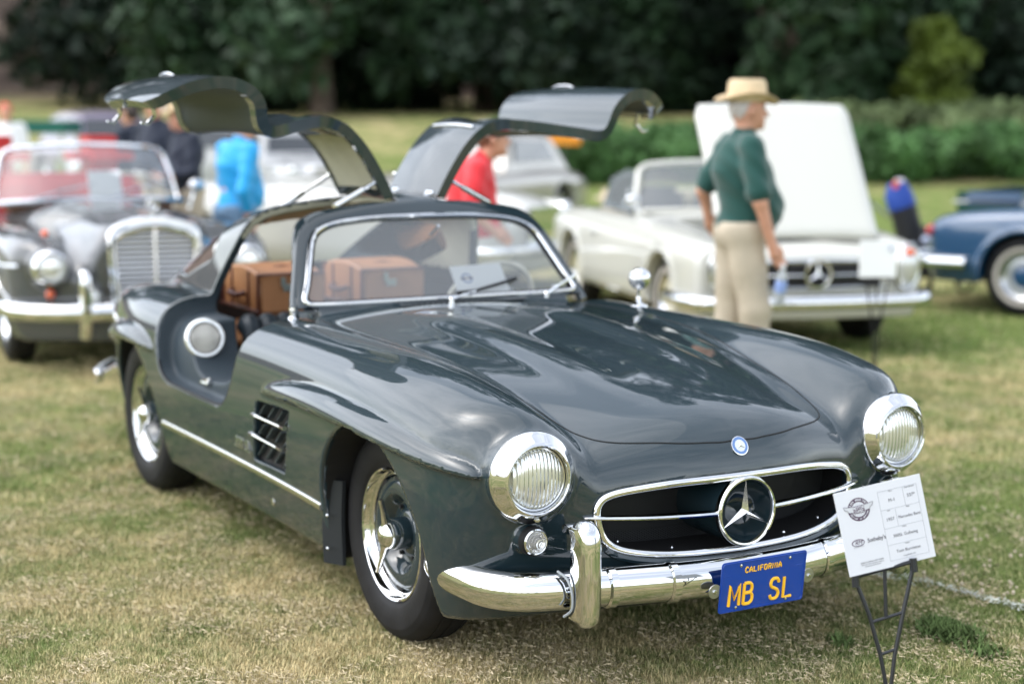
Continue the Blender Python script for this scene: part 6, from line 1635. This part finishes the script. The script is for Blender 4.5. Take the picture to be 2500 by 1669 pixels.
far_car(262, 29, math.radians(-60), mat('white_car_paint'), 'white vintage saloon beside the mauve-grey one', True, .95)
far_car(325, 31, math.radians(12), mat('yellow_car_paint', (.75, .42, .015), .35, 0, 1), 'bright yellow vintage car far behind the men in blazers', True, .82)
far_car(770, 28, math.radians(25), mat('pale_grey_paint', (.36, .37, .38), .35, 0, 1), 'pale vintage saloon in the distance right of the blue jacket', True, .9)
far_car(1030, 21.5, math.radians(-28), mat('silver_beige_paint', (.34, .32, .29), .3, .3, 1), 'silver-beige saloon seen above the coupe roof between the raised doors', True, .95)
ob = empty('flag_board', gpx(1375, 31.5, float(terrain(*[A([v]) for v in gpx(1375, 31.5)[:2]])[0])), AWAY, 'small orange board on a post in front of the ivy bank', 'board')
MB().box((0, 0, .98), (.04, .62, .28), None, .02).build('board', mat('orange_board', (.75, .27, .02), .6), ob); MB().tube([(0, 0, 0), (0, 0, .9)], .02, 6).build('post', BLACK, ob)
# dark green canopy far left
tn = empty('canopy', gpx(80, 29, 0), AWAY, 'dark green canopy tent far off on the left', 'canopy'); tz = float(terrain(*[A([v]) for v in gpx(80, 29)[:2]])[0])
MB().prism([(-.6, -.75, tz+1.18), (-.6, .75, tz+1.18), (.6, .75, tz+1.18), (.6, -.75, tz+1.18)], (0, 0, .22)).build('canopy_top', mat('canopy_green', (.008, .10, .075), .7), tn)
for a in (-.5, .5):
    for b_ in (-.68, .68): MB().tube([(a, b_, tz), (a, b_, tz+1.2)], .03, 6).build('pole', CHROME, tn)
# golf bag on its trolley behind the ivory roadster
gbx = gpx(2222, 15.2); gb = empty('golf_trolley', gbx, RIGHT, 'black golf bag with blue top cover on a push trolley behind the ivory convertible', 'golf trolley')
BAG = mat('bag_black', (.012, .013, .016), .55); BLU = mat('cover_blue', (.01, .05, .28), .6)
s = MB(); s.tube([(.10, 0, .18), (.02, 0, .55), (-.10, 0, .98)], [.15, .155, .15], 16); s.build('bag', BAG, gb)
s = MB(); s.tube([(-.10, 0, .96), (-.15, 0, 1.10), (-.17, 0, 1.22)], [.16, .15, .10], 14); s.build('head_cover', BLU, gb)
MB().ball((.13, -.10, .62), .12, 12, (.7, .6, 1.2)).build('side_pocket', BAG, gb)
MB().ball((.14, -.15, .60), .06, 10).build('pocket_badge', mat('badge_pale', (.40, .45, .60), .5), gb)
for y_ in (-.28, .28):
    MB().lathe([(.10, -.02), (.15, -.02), (.155, 0), (.15, .02), (.10, .02)], 24, (.05, y_, .155), (0, 1, 0)).build('wheel', BLACK, gb)
    MB().tube([(.05, y_, .155), (.02, 0, .30)], .012, 6).build('axle_strut', mat('grey_tube', (.35, .36, .38), .4, .8), gb)
MB().lathe([(.07, -.015), (.10, -.015), (.105, 0), (.10, .015), (.07, .015)], 20, (.62, 0, .105), (0, 1, 0)).build('wheel', BLACK, gb)
MB().tube([(.62, 0, .105), (.15, 0, .28), (-.10, 0, .75), (-.48, 0, 1.02)], .014, 8).build('frame', mat('grey_tube'), gb)
MB().tube([(-.48, -.12, 1.02), (-.48, .12, 1.02)], .018, 8).build('grip', BLACK, gb)
for k in range(5): MB().ball((-.20+.03*k, -.09+.045*k, 1.20+.02*(k % 2)), .045, 8, (1, .8, 1.3)).build('club_head', mat('club_silver', (.55, .56, .58), .3, .8) if k % 2 else mat('club_red', (.5, .08, .05), .5), gb)
gb.scale = (.82,)*3
# display sign by the ivory roadster
sgx = gpx(2145, 10.35); s2 = empty('display_sign', sgx, AWAY+math.pi+.1, 'white show card on a thin black stake before the ivory convertible', 'sign')
MB().box((0, 0, .735-.0), (.008, .235, .23), None, .002).build('card', PAPER, s2); MB().tube([(.012, .075, .80), (.012, .076, .80)], .018, 12).build('printed_logo', INKB, s2)
for a, b_ in (((0, -.07, .60), (0, -.018, .30)), ((0, .07, .60), (0, .018, .30)), ((0, -.018, .30), (0, -.004, 0)), ((0, .018, .30), (0, .004, 0)), ((0, 0, .60), (0, 0, .42)), ((0, -.09, .615), (0, .09, .615))): MB().tube([a, b_], .006, 6).build('stake', BLACK, s2)

# ================================================================== display sign in front
def on_ray(px, py, D):
    v = VD+VR*(px-W0/2)/FPX-VU*(py-H0/2)/FPX; return Vector(CAM+v*(D/float(v@VD)))
DS = 4.22
cTL, cTR, cBR, cBL = on_ray(2049, 1202, DS-.02), on_ray(2259, 1154, DS+.02), on_ray(2269, 1358, DS+.02), on_ray(2060, 1411, DS-.02)
su = ((cTR-cTL)+(cBR-cBL)).normalized(); sv = ((cTL-cBL)+(cTR-cBR)).normalized(); sv = (sv-su*sv.dot(su)).normalized(); sn = su.cross(sv); sc0 = (cTL+cTR+cBR+cBL)/4
SWd = ((cTR-cTL).length+(cBR-cBL).length)/2; SHt = ((cTL-cBL).length+(cTR-cBR).length)/2
sg_ = empty('show_sign', (sc0.x, sc0.y, 0), 0, 'white printed entry card on a black wire stake in front of the bumper', 'sign')
off_ = Vector((sc0.x, sc0.y, 0))
def on(a, b, h=0.0): return sc0-off_+su*(a*SWd)+sv*(b*SHt)+sn*h     # a, b in -.5 .. .5
CARD = mat('card_stock', (.60, .62, .67), .5)
MB().prism([on(-.5, -.5, -.002), on(.5, -.5, -.002), on(.5, .5, -.002), on(-.5, .5, -.002)], sn*.004).build('card', CARD, sg_, False)
LINE = mat('print_line', (.35, .36, .40), .6)
def pline(a0, b0, a1, b1, w=.0004):
    p, q = on(a0, b0, .0023), on(a1, b1, .0023); MB().tube([p, q], w, 4).build('ruled_line', LINE, sg_)
x0, x1 = -.015, .435; ys_l = [.395, .145, -.115, -.345, -.425+.0]
ys_l = [.40, .165, -.07, -.25, -.43]
for yy in (.40, .175, -.045, -.245, -.43-.0): pline(x0, yy, x1, yy)
pline(x0, .40, x0, -.43); pline(x1, .40, x1, -.43); pline(.275, .40, .275, .175); pline(.150, .175, .150, -.045)
def txt(body, a, b, size, m=INK, name='printed_text', **k): return text_obj(body, size*1.12, on(a, b), su, sv, sn, m, sg_, name, .0001, off=.0026, **k)
txt('M-1', .13, .275, .0105); txt('337*', .355, .285, .0105); txt('1957', .072, .055, .0100); txt('Mercedes Benz', .296, .055, .0092, sx=.95); txt('300SL Gullwing', .21, -.15, .0096); txt('Tom Burniston', .21, -.335, .0096)
txt('Long Beach, CA', .21, -.40, .0045); txt('Class', .13, .385, .004); txt('Entry Number', .355, .385, .004); txt('Year', .072, .160, .004); txt('Make', .296, .160, .004); txt('Model', .21, -.06, .004); txt('Owner', .21, -.26, .004)
txt('Sotheby\'s', -.122, -.13, .0128, sx=.9, bold=.0002); pline(-.225, -.09, -.225, -.17, .0003)
txt('JUNE 12, 2016 | LACY PARK', -.22, -.375, .0046, bold=.00005); txt('1485 Virginia Road, San Marino, California', -.22, -.40, .0032); txt('sanmarinomotorclassic.com', -.22, -.422, .0034)
# auction-house ellipse mark with script initials
def ring(a, b, ra, rb, w, m, name, a0=0, a1=6.283):
    n = 48; full = a1-a0 > 6.2; P = [on(a, b, .0024)+su*(ra*math.cos(t))+sv*(rb*math.sin(t)) for t in np.linspace(a0, a1, n, endpoint=not full)]
    return MB().tube(P, w, 4, closed=full, flat=.3).build(name, m, sg_)
ring(-.335, -.13, .0165, .0082, .0011, INKP, 'ellipse_mark'); txt('RM', -.335, -.13, .0125, INKP, shear=.4); txt('RM AUCTIONS', -.335, -.178, .0036, LINE)
# round wheel emblem with wings
def disc(a, b, r0, r1, m, name, h=.0022):
    n = 48; V = [on(a, b, h)+su*(r*math.cos(t))+sv*(r*math.sin(t)) for r in (r0, r1) for t in np.linspace(0, 2*math.pi, n, endpoint=False)]
    return mk(name, V, [[k, (k+1) % n, n+(k+1) % n, n+k] for k in range(n)], m, sg_, False)
EA, EB = -.255, .255
disc(EA, EB, .0190, .0295, INKP, 'emblem_ring')
for t in np.linspace(0, 2*math.pi, 16, endpoint=False):
    p = on(EA, EB, .0022); MB().tube([p+(su*math.cos(t)+sv*math.sin(t))*.004, p+(su*math.cos(t)+sv*math.sin(t))*.0182], .0003, 4).build('emblem_spoke', LINE, sg_)
for t0, body, dirn in ((math.pi/2, 'SAN MARINO', -1), (-math.pi/2, 'DESIGN IN MOTION', 1)):
    n = len(body); spn = 2.3 if dirn == -1 else 2.5
    for k, ch in enumerate(body):
        if ch == ' ': continue
        t = t0+dirn*(k-(n-1)/2)*spn/n; r = .0243; rad_ = su*math.cos(t)+sv*math.sin(t); tan_ = (su*math.sin(t)-sv*math.cos(t))*(1 if dirn == -1 else -1); up_ = rad_*(1 if dirn == -1 else -1)
        text_obj(ch, .0080 if dirn == -1 else .0056, on(EA, EB)+rad_*r, tan_, up_, sn, CARD, sg_, 'emblem_letter', .0001, off=.0030, bold=.0002)
WNG = mat('emblem_silver', (.52, .54, .58), .5)
for sgn in (-1, 1):
    MB().prism([on(EA, EB, .0028)+su*(sgn*a)+sv*b for a, b in ((.012, .0085), (.040, .0125), (.0365, .004), (.031, .002), (.028, -.004), (.012, -.0065))], sn*.0003).build('emblem_wing', WNG, sg_, False)
    MB().tube([on(EA, EB, .0033)+su*(sgn*a)+sv*b for a, b in ((.012, .0085), (.040, .0125), (.0365, .004), (.031, .002), (.028, -.004), (.012, -.0065))], .0005, 4).build('emblem_wing_line', INKP, sg_)
MB().prism([on(EA, EB, .0032)+su*a+sv*b for a, b in rrect(.0295, .0185, .003)], sn*.0003).build('emblem_plaque', INKP, sg_, False)
text_obj('MOTOR', .0098, on(EA, EB)+sv*.0042, su, sv, sn, CARD, sg_, 'emblem_letter', .0001, off=.0038, bold=.0003, sx=.82); text_obj('CLASSIC', .0098, on(EA, EB)-sv*.0044, su, sv, sn, CARD, sg_, 'emblem_letter', .0001, off=.0038, bold=.0003, sx=.70)
# wire stake
STK = mat('stake_black', (.012, .014, .017), .35)
def stk(pts, r=.0055, nm='stake_rod'): MB().tube([on_ray(px, py, DS+.006)-off_ for px, py in pts], r, 8).build(nm, STK, sg_)
stk([(2085, 1408), (2228, 1370)], .0055, 'holder_rail'); stk([(2088, 1400), (2090, 1432)], .0095, 'holder_clip'); stk([(2229, 1362), (2232, 1395)], .0095, 'holder_clip')
stk([(2092, 1425), (2122, 1500), (2150, 1600), (2168, 1700), (2176, 1800)]); stk([(2228, 1388), (2204, 1500), (2184, 1600), (2172, 1700), (2168, 1800)])
stk([(2160, 1392), (2163, 1503)], .0048); stk([(2127, 1518), (2204, 1494)], .0045); stk([(2148, 1597), (2188, 1583)], .0042); stk([(2162, 1680), (2178, 1674)], .0042)
bt = on_ray(2176, 1800, DS+.006)-off_; stk_end = MB().tube([bt, Vector((bt.x, bt.y, -.06))], .0055, 8).build('stake_point', STK, sg_)
